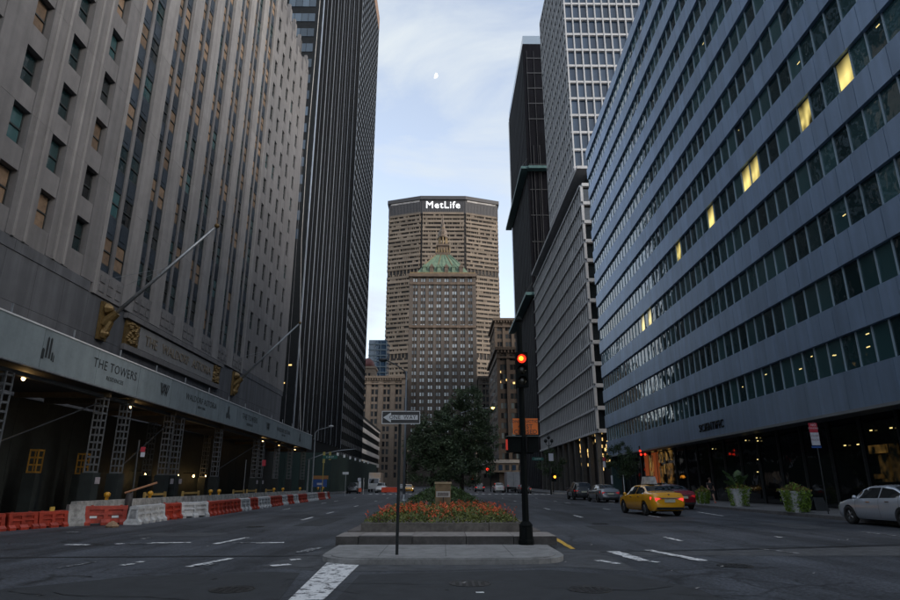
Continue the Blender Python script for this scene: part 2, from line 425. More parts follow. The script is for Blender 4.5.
for a, b, w, m in [((151, 543.5), (191, 543), .22, PAINT), ((215, 544.5), (247, 538), .16, PAINT), ((232, 543.5), (262, 543), .16, PAINT2), ((256, 543.5), (284, 543), .22, PAINT),
                   ((188, 567.5), (231, 559), .16, PAINT), ((206, 566), (214, 564.3), .14, PAINT2), ((271, 566.5), (290, 565), .2, PAINT), ((290, 560.5), (301, 560), .22, PAINT),
                   ((67, 545), (88, 545.5), .25, PAINT), ((115, 544.5), (124, 544), .2, PAINT), ((127, 544.5), (150, 543.8), .15, PAINT2), ((122, 566), (134, 564.3), .14, PAINT),
                   ((137, 563.2), (143, 562), .14, PAINT), ((56, 569), (96, 562.3), .08, PAINT2), ((66, 532.6), (78, 532.6), .3, PAINT2), ((141, 539.5), (152, 538), .2, PAINT2),
                   ((300, 553), (318, 548), .25, PAINT2),
                   ((648, 550.5), (704, 561.5), .24, PAINT), ((650, 562), (659, 563), .14, PAINT), ((613, 552), (644, 561.5), .3, PAINT), ((598, 561), (619, 564.5), .16, PAINT),
                   ((761, 549.5), (800, 554), .12, PAINT2), ((775, 537), (783, 538.2), .12, PAINT), ((860, 532), (900, 536.8), .12, PAINT2),
                   ((698, 512.3), (723, 516.3), .14, PAINT), ((664, 537.4), (681, 541.4), .14, PAINT), ((476, 593.5), (484, 593.3), .1, PAINT)]:
    strip(a, b, w, m, .0125, 'lane_line' if w < .2 else 'stop_line')
strip((552.5, 537.3), (573, 549.5), .13, YPAINT, .0125, 'kerb_line')
# lane dashes along the avenue (3 m paint, about 9 m gap), two lines on each carriageway
for X in (-6.1, -9.7, 6.45, 10.1, 13.6):
    ys = {-6.1: (28, 33.8, 44, 57, 69)}.get(X, (30, 39, 51, 57, 69))
    for y0 in ys:
        if X in (-9.7, 13.6) and y0 < 35: continue
        L_ = random.uniform(1.6, 2.4)
        MB().quad((X - .07, y0, .0127), (X + .07, y0, .0127), (X + .07, y0 + L_, .0127), (X - .07, y0 + L_, .0127)).build('lane_line', PAINT, road)
for X in range(4, 17, 1):                                            # crosswalk bars and stop line at the next crossing
    for sgn in (-1, 1):
        if sgn < 0 and X > 11: continue
        MB().quad((sgn * X - .22, 95, .0127), (sgn * X + .22, 95, .0127), (sgn * X + .22, 98.5, .0127), (sgn * X - .22, 98.5, .0127)).build('crosswalk_bar', PAINT, road)
MB().quad((3.2, 78, .0127), (16.5, 78, .0127), (16.5, 78.5, .0127), (3.2, 78.5, .0127)).build('stop_line', PAINT2, road)
for X in (6.45, 10.1, -6.1):
    for y0 in range(104, 300, 12):
        MB().quad((X - .07, y0, .0127), (X + .07, y0, .0127), (X + .07, y0 + 3, .0127), (X - .07, y0 + 3, .0127)).build('lane_line', PAINT, road)

# pavements with granite kerbs, one island per block
def pavement(x0, x1, y0, y1, side):
    kx = x0 if side > 0 else x1                                      # kerb side
    p = MB().box(min(x0, x1), max(x0, x1), y0, y1, -.02, .146)
    o = struct(p.build('pavement', PAVE))
    y = y0
    items = []
    while y < y1 - .5:
        d = min(random.choice((1.8, 2.1, 2.4)), y1 - y)
        items.append((kx - side * .101, y + d / 2, .07, .2, d - .012, .17)); y += d
    pieces(o, 'kerb_stone', items, KERB, limit=60, minpx=6)
    return o
blocks = [(18.5, 82), (99, 160), (178, 240), (258, 320)]
flag_items = []
for i, (y0, y1) in enumerate(blocks):
    o = pavement(17.3, 70, y0, y1, 1)
    if i == 0:
        for a in range(5):
            for b in range(26):
                flag_items.append((18.1 + a * 1.5, 22 + b * 1.5, .149, 1.47, 1.47, .008))
        pieces(o, 'paving_slab', flag_items, PAVE, limit=130, minpx=8)
    pavement(-70, -17.3, y0, y1, -1)
# ================================================================== MEDIAN
med = struct(MB().box(-2.55, 2.6, 17.35, 78, -.02, .30).build('median', mk('median_granite', (.15, .13, .12), .8, var=.3, scale=4, dirt=.4)))
ap = []
for i in range(15):
    t = math.pi * i / 14
    s = .55
    cx = 2.05 * math.cos(t); sx = 2.5 * math.copysign(abs(math.cos(t)) ** .35, math.cos(t))
    ap.append((sx, 13.95 - 1.2 * (math.sin(t) ** .7)))
apron = MB().prism([(2.5, 15.73), (-2.5, 15.73)] + [(-x, y) for x, y in ap], -.02, .10)
o = struct(apron.build('median_apron', CONC, fix=True))
def inset(poly, k):
    cx = sum(p[0] for p in poly) / len(poly); cy = sum(p[1] for p in poly) / len(poly)
    return [(cx + (x - cx) * k, cy + (y - cy) * k) for x, y in poly]
MB().prism(inset([(2.5, 15.73), (-2.5, 15.73)] + [(-x, y) for x, y in ap], .93), .09, .118).build('apron_slab', CONC, o, fix=True)
for xj in (-1.3, .05, 1.4): MB().box(xj - .006, xj + .006, 13.1, 15.6, .1, .1195).build('slab_joint', SEAM, o)
GRAN_D = mk('step_granite', (.085, .078, .074), .7, var=.3, scale=6, bump=.3, bscale=40, dirt=.3, rnd=.1)
GRAN_T = mk('ledge_granite', (.30, .27, .25), .75, var=.25, scale=6, bump=.2, bscale=40, dirt=.2, rnd=.1)
WALLG = mk('bed_wall_stone', (.13, .118, .106), .75, var=.35, scale=4, bump=.3, bscale=40, dirt=.35, rnd=.12)
pl = thing('median_planter', 'low stone planter walls edging the flower bed on the median', 'planter', (0, 17, 0))
its, its2, its3 = [], [], []
xs = [-2.6, -2.05, -.75, .55, 1.7, 2.75]
for a, b in zip(xs, xs[1:]):
    its.append(((a + b) / 2, 15.9 - 17, .185 + random.uniform(-.004, .004), b - a - .016, .3, .20))
    its2.append(((a + b) / 2, 16.45 - 17, .270 + random.uniform(-.004, .006), b - a - .014, 1.36, .036))
xs = [-2.18, -1.2, .1, 1.2, 2.2]
for a, b in zip(xs, xs[1:]): its3.append(((a + b) / 2, 17.25 - 17, .39 + random.uniform(-.008, .008), b - a - .016, .26, .235))
y = 17.1
while y < 76:
    d = random.uniform(1.5, 2.2)
    for X in (-2.07, 2.09): its3.append((X, y + d / 2 - 16.61, .39, .22, d - .01, .23))
    y += d
pieces(pl, 'step_block', its, GRAN_D, minpx=0)
pieces(pl, 'ledge_slab', its2, GRAN_T, minpx=0)
pieces(pl, 'wall_block', its3, WALLG, minpx=7)

# ------------------------------------------------------------------ leaves
def leaf_mat(name, c1, c2, rough=.55):
    m = mk(name, c1, rough, col2=c2, scale=1.2, rnd=.45)
    m.node_tree.nodes['Principled BSDF'].inputs['Subsurface Weight'].default_value = 0
    return m
def leaf(mb, p, size, nrm=None, fold=.25):
    """a pointed leaf blade of two folded halves"""
    n_ = Vector((random.gauss(0, 1), random.gauss(0, 1), random.gauss(.5, .8))).normalized() if nrm is None else nrm
    a = n_.orthogonal().normalized()
    a = Matrix.Rotation(random.uniform(0, 6.28), 3, n_) @ a
    b = n_.cross(a); p = Vector(p)
    mb.add([p - a * size, p + b * size * .45 + n_ * size * fold * .5, p + a * size, p - b * size * .45 + n_ * size * fold * .5], [(0, 1, 2), (0, 2, 3)])
FL_GREEN = leaf_mat('bedding_leaf', (.045, .075, .015), (.17, .18, .035))
FL_RED = mk('red_petal', (.66, .05, .025), .55, col2=(.70, .17, .05), scale=3, rnd=.35)
fol, pet = MB(), MB()
for k in range(7500):
    x = random.uniform(-2.16, 2.16); y = random.uniform(17.2, 26.5)
    e = min(1, (2.2 - abs(x)) / .35, (y - 17.0) / .4)
    h = .5 + .22 * e + .05 * math.sin(x * 2.3 + y) + .07 * math.sin(x * 5.1) * math.sin(y * 3.3)
    leaf(fol, (x, y, random.uniform(.46 if y > 17.4 else .40, h)), random.uniform(.035, .065))
clus = [(random.uniform(-2.0, 2.0), random.uniform(17.5, 26.3)) for _ in range(75)]
for k in range(330):
    c_ = random.choice(clus); x = max(-2.05, min(2.05, random.gauss(c_[0], .16))); y = max(17.45, min(26.4, random.gauss(c_[1], .2)))
    z = .70 + random.uniform(-.08, .14) + .06 * math.sin(x * 5.1) * math.sin(y * 3.3)
    if (y - 17.3) < .3: z -= .1
    for j in range(7):
        leaf(pet, (x + random.gauss(0, .035), y + random.gauss(0, .035), z + random.gauss(0, .035)), random.uniform(.022, .04))
tag(fol.build('flower_bed', FL_GREEN), 'dense green bedding leaves filling the stone planter on the median', 'flower bed', kind='stuff')
tag(pet.build('red_blossom', FL_RED), 'red begonia blossoms scattered over the median flower bed', 'flowers', kind='stuff')
HEDGE = leaf_mat('hedge_leaf', (.02, .045, .01), (.08, .13, .03))
hd = MB()
for k in range(9000):
    y = random.uniform(28.5, 52); x = random.gauss(0, .95)
    if abs(x) > 2.1: continue
    top = .5 + (.95 if y > 31 else .95 * (y - 28) / 3.2) * math.exp(-(x / 1.6) ** 2)
    z = top * random.uniform(.35, 1) ** .5 + random.gauss(0, .05)
    leaf(hd, (x, y, max(z, .3)), random.uniform(.05, .09))
tag(hd.build('hedge', HEDGE), 'low dark green shrub mound behind the flower bed', 'hedge', kind='stuff')
# stone marker with plaque on a stake in front
mk_t = thing('stone_marker', 'brown stone pillar standing in the median flower bed', 'pillar', (0, 27, .3))
BST = mk('brown_marker_stone', (.23, .16, .09), .8, var=.25, scale=4, streak=.2)
bm_ = MB().box(-.34, .31, 26.8, 27.35, .3, 1.50); bm_.build('shaft', BST, mk_t)
MB().box(-.37, .34, 26.77, 27.38, 1.503, 1.58).build('cap', mk('marker_cap', (.42, .32, .2), .8, var=.2), mk_t)
pq = thing('plaque_stake', 'small white framed notice on a black stake before the stone pillar', 'sign', (-.01, 26.2, .4))
MB().box(-.03, .01, 26.23, 26.26, .4, 1.06).build('stake', BLACKM, pq)
MB().box(-.30, .27, 26.20, 26.225, .98, 1.21).build('board', mk('notice_white', (.42, .40, .38), .6, var=.15, scale=9), pq)
MB().box(-.24, .21, 26.190, 26.197, 1.03, 1.16).build('print_area', mk('notice_print', (.17, .15, .14), .7, var=.5, scale=30), pq)

# ------------------------------------------------------------------ trees
BARK = mk('bark', (.045, .036, .028), .9, var=.4, scale=9, bump=.6, bscale=25)
def tree(name, label, cat, base, height, crown, leafm, n, lsize, group=None, trunk_r=.16):
    """crown: list of (dx,dy,z,rx,ry,rz) lobes relative to the base"""
    t = thing(name, label, cat, base, group=group)
    b = Vector(base); tr = MB()
    fork = b + Vector((random.uniform(-.1, .1), 0, height * .32))
    tr.tube([b, b + Vector((.04, .03, height * .16)), fork], trunk_r, 8, trunk_r * .72)
    lf = MB()
    clumps = []
    for (dx, dy, z, rx, ry, rz) in crown:
        c = b + Vector((dx, dy, z))
        mid = fork.lerp(c, .5) + Vector((random.uniform(-.2, .2), random.uniform(-.2, .2), .15))
        tr.tube([fork, mid, c], trunk_r * .5, 6, trunk_r * .12)
        for _ in range(max(6, int(10 * rx * rz))):
            u = Vector((random.gauss(0, 1), random.gauss(0, 1), random.gauss(0, 1))).normalized() * random.uniform(.35, 1) ** .6
            q = c + Vector((u.x * rx, u.y * ry, u.z * rz)); clumps.append((q, random.uniform(.22, .5) * min(1, rx * .6 + .2)))
            if random.random() < .3: tr.tube([c, c.lerp(q, .6) + Vector((0, 0, .08)), q], trunk_r * .13, 4, trunk_r * .04)
    per = max(6, n // len(clumps))
    for q, r in clumps:
        for _ in range(per):
            leaf(lf, q + Vector((random.gauss(0, r * .6), random.gauss(0, r * .6), random.gauss(0, r * .5))), lsize * random.uniform(.6, 1.3))
    tr.build('trunk', BARK, t, smooth=True)
    tag(lf.build('crown', leafm, t), kind=None)
    return t
LEAF_D = leaf_mat('dark_leaf', (.022, .048, .02), (.115, .15, .075))
LEAF_M = leaf_mat('street_leaf', (.016, .034, .012), (.05, .085, .03))
tree('median_tree', 'tall dark round-crowned tree on the median behind the hedge', 'tree', (1.7, 58, .3), 10.8,
     [(.4, 0, 8.9, 1.7, 1.5, 1.5), (-.9, .3, 7.6, 1.5, 1.5, 1.4), (1.7, -.2, 7.4, 1.4, 1.4, 1.6), (.5, .5, 6.2, 2.2, 1.7, 1.7), (2.2, 0, 5.2, 1.3, 1.3, 1.5), (-.4, 0, 4.2, 2.2, 1.6, 1.6), (1.2, .4, 3.4, 2.2, 1.5, 1.5), (.2, 0, 2.4, 2.4, 1.4, 1.2)], LEAF_D, 15000, .13)
tree('median_tree', 'lower dark spreading tree on the median beside the tall street lamp', 'tree', (-1.0, 54, .3), 8,
     [(.2, 0, 6.4, 1.3, 1.2, 1.1), (-.9, .2, 5.2, 1.4, 1.3, 1.3), (1.2, 0, 5.3, 1.4, 1.3, 1.3), (-1.2, 0, 3.8, 1.3, 1.3, 1.3), (.6, 0, 3.9, 1.8, 1.4, 1.5), (0, .2, 2.5, 2.2, 1.4, 1.2), (1.5, .2, 2.6, 1.6, 1.4, 1.2)], LEAF_D, 12000, .125)
tree('median_tree', 'third dark tree on the median, farthest down the planting strip', 'tree', (.6, 70, .3), 11,
     [(1.6, 0, 8.4, 1.6, 1.4, 1.7), (0, 0, 7.6, 1.9, 1.5, 1.8), (2.6, 0, 6.2, 1.5, 1.5, 1.9), (-1.6, 0, 5.6, 1.8, 1.5, 1.9), (.4, 0, 4.6, 2.4, 1.5, 1.8), (-.4, 0, 3, 2.6, 1.5, 1.5), (2.4, 0, 3.6, 1.8, 1.4, 1.6)], LEAF_D, 10000, .11)
tree('street_tree', 'small green street tree behind the parked cars on the right pavement', 'tree', (18.6, 66, .15), 6,
     [(0, 0, 4.6, 1.1, 1.1, .9), (-.9, 0, 3.6, 1.1, 1.1, 1), (.8, 0, 3.5, 1.2, 1.1, 1), (0, 0, 2.8, 1.4, 1.2, .8)], LEAF_M, 5000, .09, trunk_r=.09)
tree('street_tree', 'round green street tree by the dark tower at the crossing', 'tree', (18.6, 108, .15), 7.5,
     [(0, 0, 5.8, 1.5, 1.4, 1.3), (-1.1, 0, 4.4, 1.5, 1.4, 1.3), (1.1, 0, 4.4, 1.5, 1.4, 1.3), (0, 0, 3.4, 1.9, 1.5, 1.)], LEAF_M, 5000, .11, trunk_r=.1)
# ================================================================== LEFT HOTEL (limestone, boarded windows)
WX = -21.3
wald = thing('hotel_building', 'grey limestone hotel with tall stone piers and many boarded windows', 'building', (WX, 50, 0))
def rel(c): return (c[0] - WX, c[1] - 50, c[2])
WP, ZR0 = 3.3, 15.5                       # storey height, middle of the first window row
TOPW = 62.6
stone, base_st, piers_, cast_, mulls = [], [], [], [], []
wins = []                                 # (Y, z, w, h, depth)
NR = 15
left_cols = [20.8, 23.85, 26.95, 30.05, 33.4]
right_cols = [65.5, 68.25, 71.05, 73.9, 77.4]
def wall_strip(y0, y1, z0, z1, x0=-.75, x1=0., step=None, lst=stone):
    step = step or (z1 - z0); z = z0
    while z < z1 - .01:
        h = min(step, z1 - z)
        lst.append(((x0 + x1) / 2, (y0 + y1) / 2 - 50, z + h / 2, x1 - x0, y1 - y0 - .012, h - .014)); z += h
for cols, ya, yb, ww, wh in ((left_cols, 18.4, 35.35, 1.32, 2.05), (right_cols, 63.85, 81.2, .95, 1.95)):
    edges = [ya] + [v for c in cols for v in (c - ww / 2, c + ww / 2)] + [yb]
    for i in range(0, len(edges), 2): wall_strip(edges[i], edges[i + 1], 13.2, TOPW - (.0 if i else .6) + random.uniform(-.4, .8), step=WP * 2)
    for c in cols:
        zb = 13.2
        for k in range(NR):
            z = ZR0 + k * WP
            wall_strip(c - ww / 2, c + ww / 2, zb, z - wh / 2, x0=-.7, x1=-.06 if ww > 1 else -.012)
            zb = z + wh / 2
            if zb < TOPW: wins.append((c, z, ww, wh, .42 if ww > 1 else .17))
        wall_strip(c - ww / 2, c + ww / 2, zb, TOPW - 1, x0=-.7, x1=-.02)
# stepped ribs that frame the near window columns
for yy in (22.3, 28.45, 31.75):
    for d, w in ((.06, 1.1), (.12, .8), (.18, .5)):
        pass
    for s_ in (-.42, .42):
        wall_strip(yy + s_ - .1, yy + s_ + .1, 13.2, 62, x0=.002, x1=.09, step=WP * 2, lst=piers_)
# central bays: pairs of windows and cast spandrels between tall piers
bp_, b0 = 4.07, 35.35
for k in range(7):
    y0 = b0 + k * bp_; y1 = y0 + bp_
    if k < 7: wall_strip(y1 - .78 if k < 6 else y1 - .4, y1 + (.78 if k < 6 else 0), 12.6, TOPW + .4, x0=-.8, x1=.10, step=WP * 2, lst=piers_)
    if k == 0: wall_strip(y0 - .003, y0 + .4, 12.6, TOPW, x0=-.8, x1=.06, step=WP * 2, lst=piers_)
    a = y0 + (.78 if k else .4); b = y1 - (.78 if k < 6 else .4)
    mid = (a + b) / 2
    wall_strip(mid - .17, mid + .17, 14.2, TOPW - 1, x0=-.7, x1=-.05, step=WP * 2, lst=mulls)
    for c0, c1 in ((a, mid - .17), (mid + .17, b)):
        zb = 14.2
        for r in range(NR):
            z = ZR0 + .15 + r * WP; h = 1.85
            cast_.append((-.3, (c0 + c1) / 2 - 50, (zb + z - h / 2) / 2, .3, c1 - c0 - .004, z - h / 2 - zb - .004))
            cast_.append((-.135, (c0 + c1) / 2 - 50, (zb + z - h / 2) / 2, .03, (c1 - c0) * .55, (z - h / 2 - zb) * .6))
            wins.append(((c0 + c1) / 2, z, c1 - c0, h, .2)); zb = z + h / 2
    # carved panel under each bay
    stone.append((-.2, (a + b) / 2 - 50, 13.4, .5, b - a - .01, 1.58))
    for q in range(3):
        for w_ in range(2): stone.append((.07, a + (b - a) * (q + .5) / 3 - 50, 13.1 + w_ * .6, .05, (b - a) / 3 * .62, .42))
# plain base courses above and behind the shed
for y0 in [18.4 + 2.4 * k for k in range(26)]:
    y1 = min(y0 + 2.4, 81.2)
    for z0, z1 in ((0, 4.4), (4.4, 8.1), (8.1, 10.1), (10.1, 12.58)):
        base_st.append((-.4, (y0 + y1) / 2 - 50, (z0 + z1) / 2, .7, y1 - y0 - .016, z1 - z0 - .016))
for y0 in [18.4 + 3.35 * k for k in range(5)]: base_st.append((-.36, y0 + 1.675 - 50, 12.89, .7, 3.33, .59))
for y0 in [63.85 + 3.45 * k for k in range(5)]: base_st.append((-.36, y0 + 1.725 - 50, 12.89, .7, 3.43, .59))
STONE_LIT = mk('lit_limestone', (.235, .226, .224), .8, var=.13, scale=.8, bump=.25, bscale=18, rnd=.07, streak=.2)  # same limestone as the walls, lightened to put the piers' light into the colour
pieces(wald, 'stone_pier', piers_, STONE_LIT, minpx=8)
pieces(wald, 'stone_block', stone, STONE, minpx=8)
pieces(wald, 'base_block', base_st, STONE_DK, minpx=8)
pieces(wald, 'window_mullion', mulls, STONE, minpx=6)
pieces(wald, 'cast_spandrel', cast_, CAST, minpx=8)
MB().box(-75, -22.15, 18.6, 81.1, .2, 61).build('core_wall', STONE_DK, wald)
# crest steps along the roof of the far pavilion
cr = []
for c in [64.2] + [(a + b) / 2 for a, b in zip(right_cols, right_cols[1:])] + [75.7, 80.2]:
    cr.append((-.35, c - 50, TOPW + .9, .8, .8, 2.2)); cr.append((-.3, c - 50, TOPW + 2.3, .45, .4, .9))
pieces(wald, 'crest_block', cr, STONE, minpx=6)
MB().box(-72, -24, 19, 62, 61, 66).build('attic_wall', STONE_DK, wald)
# windows: sash frame with meeting rail, pane behind it; many are boarded up
def window_mesh(w, h, d):
    m = MB(); t = .06
    m.box(-.04, .04, -w / 2, -w / 2 + t, -h / 2, h / 2).box(-.04, .04, w / 2 - t, w / 2, -h / 2, h / 2)
    m.box(-.04, .04, -w / 2 + t, w / 2 - t, h / 2 - t, h / 2).box(-.04, .04, -w / 2 + t, w / 2 - t, -h / 2, -h / 2 + t * 1.3)
    m.box(-.035, .05, -w / 2 + t, w / 2 - t, -.04, .04)
    return m.mesh('window', SASH)
WM = {}
def pane_mesh(w, h, mat):
    k = ('p', round(w, 3), round(h, 3), mat.name)
    if k not in WM: WM[k] = MB().box(-.045, -.02, -w / 2 + .06, w / 2 - .06, -h / 2 + .06, h / 2 - .06).mesh('pane', mat)
    return WM[k]
BLIND = glass('window_blind', (.10, .12, .13), (.22, .23, .23), wave=.2)
for (y, z, w, h, d) in wins:
    q = proj((WX, y, z))
    if not q or q[1] < -25 or q[0] < -25: continue
    k = ('w', round(w, 3), round(h, 3))
    if k not in WM: WM[k] = window_mesh(w, h, d)
    o = bpy.data.objects.new('window', WM[k]); C.objects.link(o); o.parent = wald
    o.location = (-d, y - 50, z)
    far = y > 63.8
    hi = (z - 18) / 30 + random.uniform(-.35, .35)
    board = (hi > .25 if z > 21 else random.random() < .45) and random.random() < .85
    m = (DARKGL if random.random() < .8 else TEAL) if far else (PLY if board else (TEAL if random.random() < .75 else DARKGL))
    p = bpy.data.objects.new('pane', pane_mesh(w, h, m)); C.objects.link(p); p.parent = o
    if m is PLY:                                                    # boards sit a little unevenly in the openings
        p.location = (random.uniform(0, .02), random.uniform(-.02, .02), random.uniform(-.05, .03))
# inscription panel with gilded ends
ins = thing('inscription_panel', 'carved stone name panel with gilded relief ends over the hotel entrance', 'sign', (WX, 48.5, 11.3))
MB().box(WX - .04, WX + .16, 41.5, 55.6, 10.45, 12.0).build('panel', mk('panel_stone', (.20, .20, .20), .75, var=.15, scale=2), ins)
MB().box(WX - .04, WX + .30, 39.4, 57.8, 12.1, 12.45).build('cornice', STONE, ins)
MB().box(WX - .04, WX + .22, 39.6, 57.6, 10.02, 10.4).build('lower_moulding', STONE, ins)
for y0, y1 in ((39.7, 41.46), (55.64, 57.4)):
    g_ = MB().box(WX - .04, WX + .14, y0, y1, 10.42, 12.08)
    for _ in range(60):
        cy, cz = random.uniform(y0 + .15, y1 - .15), random.uniform(10.55, 11.95)
        g_.lathe([(.0, 0), (.14, .02), (.09, .1), (.02, .16)], (WX + .12, cy, cz), 6, 'x')
    g_.build('gilded_relief', GOLD, ins)
for s_, yy in (('THE', 43.3), ('WALDORF', 47.6), ('ASTORIA', 52.9)): text(s_, 1.02, mk('bronze_letter', (.30, .25, .19), .4, metal=.6, var=.4, scale=4), ins, face_px((WX + .17, yy, 11.2)), ext=.04, spacing=1.02)

# flagpoles
for yy, tip, lab in ((37.0, (217, 226), 'slanting grey flagpole in a gilded bracket, over the near end of the name panel'),
                     (61.7, (300, 323), 'slanting grey flagpole in a gilded bracket, beyond the far end of the name panel')):
    fp = thing('flagpole', lab, 'flagpole', (WX, yy, 11.2), group='flagpoles on the hotel front')
    a = Vector((WX + .35, yy, 11.3)); b = gy(*tip, yy)
    MB().cyl(a, b, .13, .075, 10).build('pole', GALV, fp, smooth=True)
    MB().lathe([(.02, -.16), (.14, -.08), (.17, 0), (.14, .1), (.02, .17)], b, 10).build('finial', GOLD, fp, smooth=True)
    br = MB().box(WX - .02, WX + .16, yy - .45, yy + .45, 10.0, 12.4)
    br.cyl((WX + .1, yy, 11.05), (WX + .85, yy, 11.75), .34, .24, 10).cyl((WX + .12, yy, 10.2), (WX + .55, yy, 11.2), .3, .2, 8)
    br.lathe([(.05, 0), (.4, .06), (.3, .25), (.12, .45)], (WX + .15, yy, 12.0), 8, 'x').lathe([(.05, 0), (.36, .06), (.3, .2), (.1, .4)], (WX + .15, yy, 10.4), 8, 'x')
    br.build('bracket', GOLD, fp)
    st = MB().tube([a + (b - a) * .55, Vector((WX + .1, yy + .9, 13.6))], .012, 4).tube([a + (b - a) * .55, Vector((WX + .1, yy - .9, 13.6))], .012, 4)
    st.build('stay_wire', GALV, fp)
# ------------------------------------------------------------------ sidewalk shed with printed fascia
shed = thing('sidewalk_shed', 'construction shed over the pavement with a grey printed fascia', 'scaffold', (-16, 48, 0))
FASC = mk('fascia_panel', (.25, .30, .32), .55, var=.10, scale=.7, rnd=.06, streak=.16, dirt=.10)
FX, SY0, SY1 = -16.0, 16.0, 76.0
def ztop(y): return 7.52 - (y - 21) * .0073
def zbot(y): return 5.92 - (y - 21) * .0073
def slant(mb, x0, x1, y0, y1, z0, z1):
    """box between y0 and y1 whose heights z0/z1 are functions of y"""
    return mb.add([(x0, y0, z0(y0)), (x1, y0, z0(y0)), (x1, y1, z0(y1)), (x0, y1, z0(y1)), (x0, y0, z1(y0)), (x1, y0, z1(y0)), (x1, y1, z1(y1)), (x0, y1, z1(y1))],
                  [(3, 2, 1, 0), (4, 5, 6, 7), (0, 1, 5, 4), (1, 2, 6, 5), (2, 3, 7, 6), (3, 0, 4, 7)])
y = SY0
while y < SY1 - .1:
    slant(MB(), FX - .05, FX, y + .012, y + 3.988, zbot, ztop).build('fascia_panel', FASC, shed); y += 4
slant(MB(), FX - .08, FX + .03, SY0, SY1, lambda v: ztop(v) + .003, lambda v: ztop(v) + .06).build('fascia_trim', WHITE, shed)
slant(MB(), FX - .08, FX + .03, SY0, SY1, lambda v: zbot(v) - .07, lambda v: zbot(v) - .003).build('fascia_trim', GALV, shed)
MB().box(-20.8, -16.06, 75.95, 76.0, zbot(76), ztop(76)).build('end_panel', FASC, shed)
slant(MB(), -21.0, FX - .1, SY0, SY1 - .1, lambda v: zbot(v) - .05, lambda v: zbot(v) + .12).build('deck', mk('shed_deck', (.05, .045, .04), .8, var=.3, scale=3), shed)
HGREEN = mk('hoarding_green', (.016, .022, .022), .7, var=.3, scale=2)
y = SY0
while y < 78:
    MB().box(-20.95, -20.9, y + .006, y + 2.39, .15, 5.6).build('hoarding_board', HGREEN, shed); y += 2.4
# stubs of handrail posts above the fascia
for y in range(18, 76, 4): MB().box(FX - .12, FX - .07, y, y + .05, ztop(y), ztop(y) + .45).build('parapet_post', GALV, shed)
# laced steel columns: two chords with batten rungs, boxed at the foot
LACE = mk('laced_column_grey', (.13, .14, .15), .55, metal=.2, var=.25, scale=4, rnd=.1)
LACEY = mk('laced_column_yellow', (.30, .16, .02), .55, var=.25, scale=4)
cols_ = [(-16.55, 23.0, 0), (-16.55, 29.9, 0), (-16.55, 32.2, 0), (-16.55, 37.5, 0), (-16.55, 39.0, 0), (-16.55, 46, 0), (-16.55, 55.5, 0), (-16.55, 57.2, 0), (-16.55, 62.6, 0), (-16.55, 68, 0), (-16.55, 74.5, 0),
         (-19.6, 30.5, 1), (-19.6, 34.5, 1), (-19.6, 42, 0), (-19.6, 52, 0), (-19.6, 66, 0)]
for X, Y, kind in cols_:
    top = zbot(Y) - .35 if not kind else 3.1; bot = 2.0; w = .40; m = MB()
    for dx in (-w / 2, w / 2):
        for dy in (-w / 2, w / 2): m.box(X + dx - .025, X + dx + .025, Y + dy - .025, Y + dy + .025, bot, top)
    z = bot
    while z < top:
        for s_ in (-1, 1):
            m.box(X - w / 2 + .026, X + w / 2 - .026, Y + s_ * w / 2 - .012, Y + s_ * w / 2 + .012, z, z + .075)
            m.box(X + s_ * w / 2 - .012, X + s_ * w / 2 + .012, Y - w / 2 + .026, Y + w / 2 - .026, z, z + .075)
        z += .34
    o = m.build('laced_column', LACEY if kind else LACE, shed)
    MB().box(X - .3, X + .3, Y - .3, Y + .3, .15, bot - .003).build('column_casing', HGREEN, shed)
    if not kind: MB().box(X - .21, X + .21, Y - .3, Y + .3, bot + .2, bot + .2).add([], [])
BEAMW = mk('shed_timber', (.09, .065, .035), .8, var=.3, scale=5)
for Y in (21.9, 29.9, 32.2, 37.5, 46, 55.5, 62.6, 68, 74.5):
    MB().box(-20.8, -16.2, Y - .1, Y + .1, zbot(Y) - .34, zbot(Y) - .09).build('cross_beam', BEAMW, shed)
slant(MB(), -16.65, -16.45, SY0, SY1 - .1, lambda v: zbot(v) - .355 - .01, lambda v: zbot(v) - .2).build('header_beam', DKGREY, shed)
for a, b in (((-16.5, 22.3, 2.6), (-16.5, 29.5, 5.2)), ((-16.5, 32.6, 2.4), (-16.5, 37.2, 4.9)), ((-16.5, 46, 2.4), (-16.5, 55, 4.7))):
    MB().cyl(a, b, .03, n=6).build('brace', DKGREY, shed)
NOTICE = mk('small_notice', (.36, .33, .36), .6, var=.4, scale=14)
for Y in (30.0, 38.2, 39.4, 55.6, 57.4):
    MB().box(-16.24, -16.22, Y - .2, Y + .2, 1.5, 1.8).build('notice', NOTICE, shed)
# bulkhead lamps under the shed
for i, (Y, X) in enumerate(((25, -17.2), (34, -17.2), (42.7, -20), (48, -20), (51, -20), (53.5, -20), (58.6, -16.9), (64.5, -16.9), (71.5, -16.9))):
    lt = thing('bulkhead_lamp', '%s warm bulb under the shed roof, counted from the street corner' % ORD[i], 'lamp', (X, Y, zbot(Y) - .1), group='bulbs under the construction shed')
    z = zbot(Y) - .06
    if X < -19: z = 2.3; lt.location.z = 2.26; MB().box(-20.89, X + .06, Y - .03, Y + .03, z, z + .05).build('wall_bracket', DKGREY, lt)
    MB().cyl((X, Y, z), (X, Y, z - .10), .06, n=8).build('socket', DKGREY, lt)
    MB().lathe([(.015, 0), (.06, -.05), (.075, -.11), (.05, -.17), (.01, -.19)], (X, Y, z - .10), 8).build('bulb', WARM, lt, smooth=True)
    pd = bpy.data.lights.new('bulb_light', 'POINT'); pd.energy = 2.2; pd.color = (1, .62, .25); pd.shadow_soft_size = .08
    po = bpy.data.objects.new('bulb_light', pd); C.objects.link(po); po.parent = lt; po.location = (.0, .0, -.36)
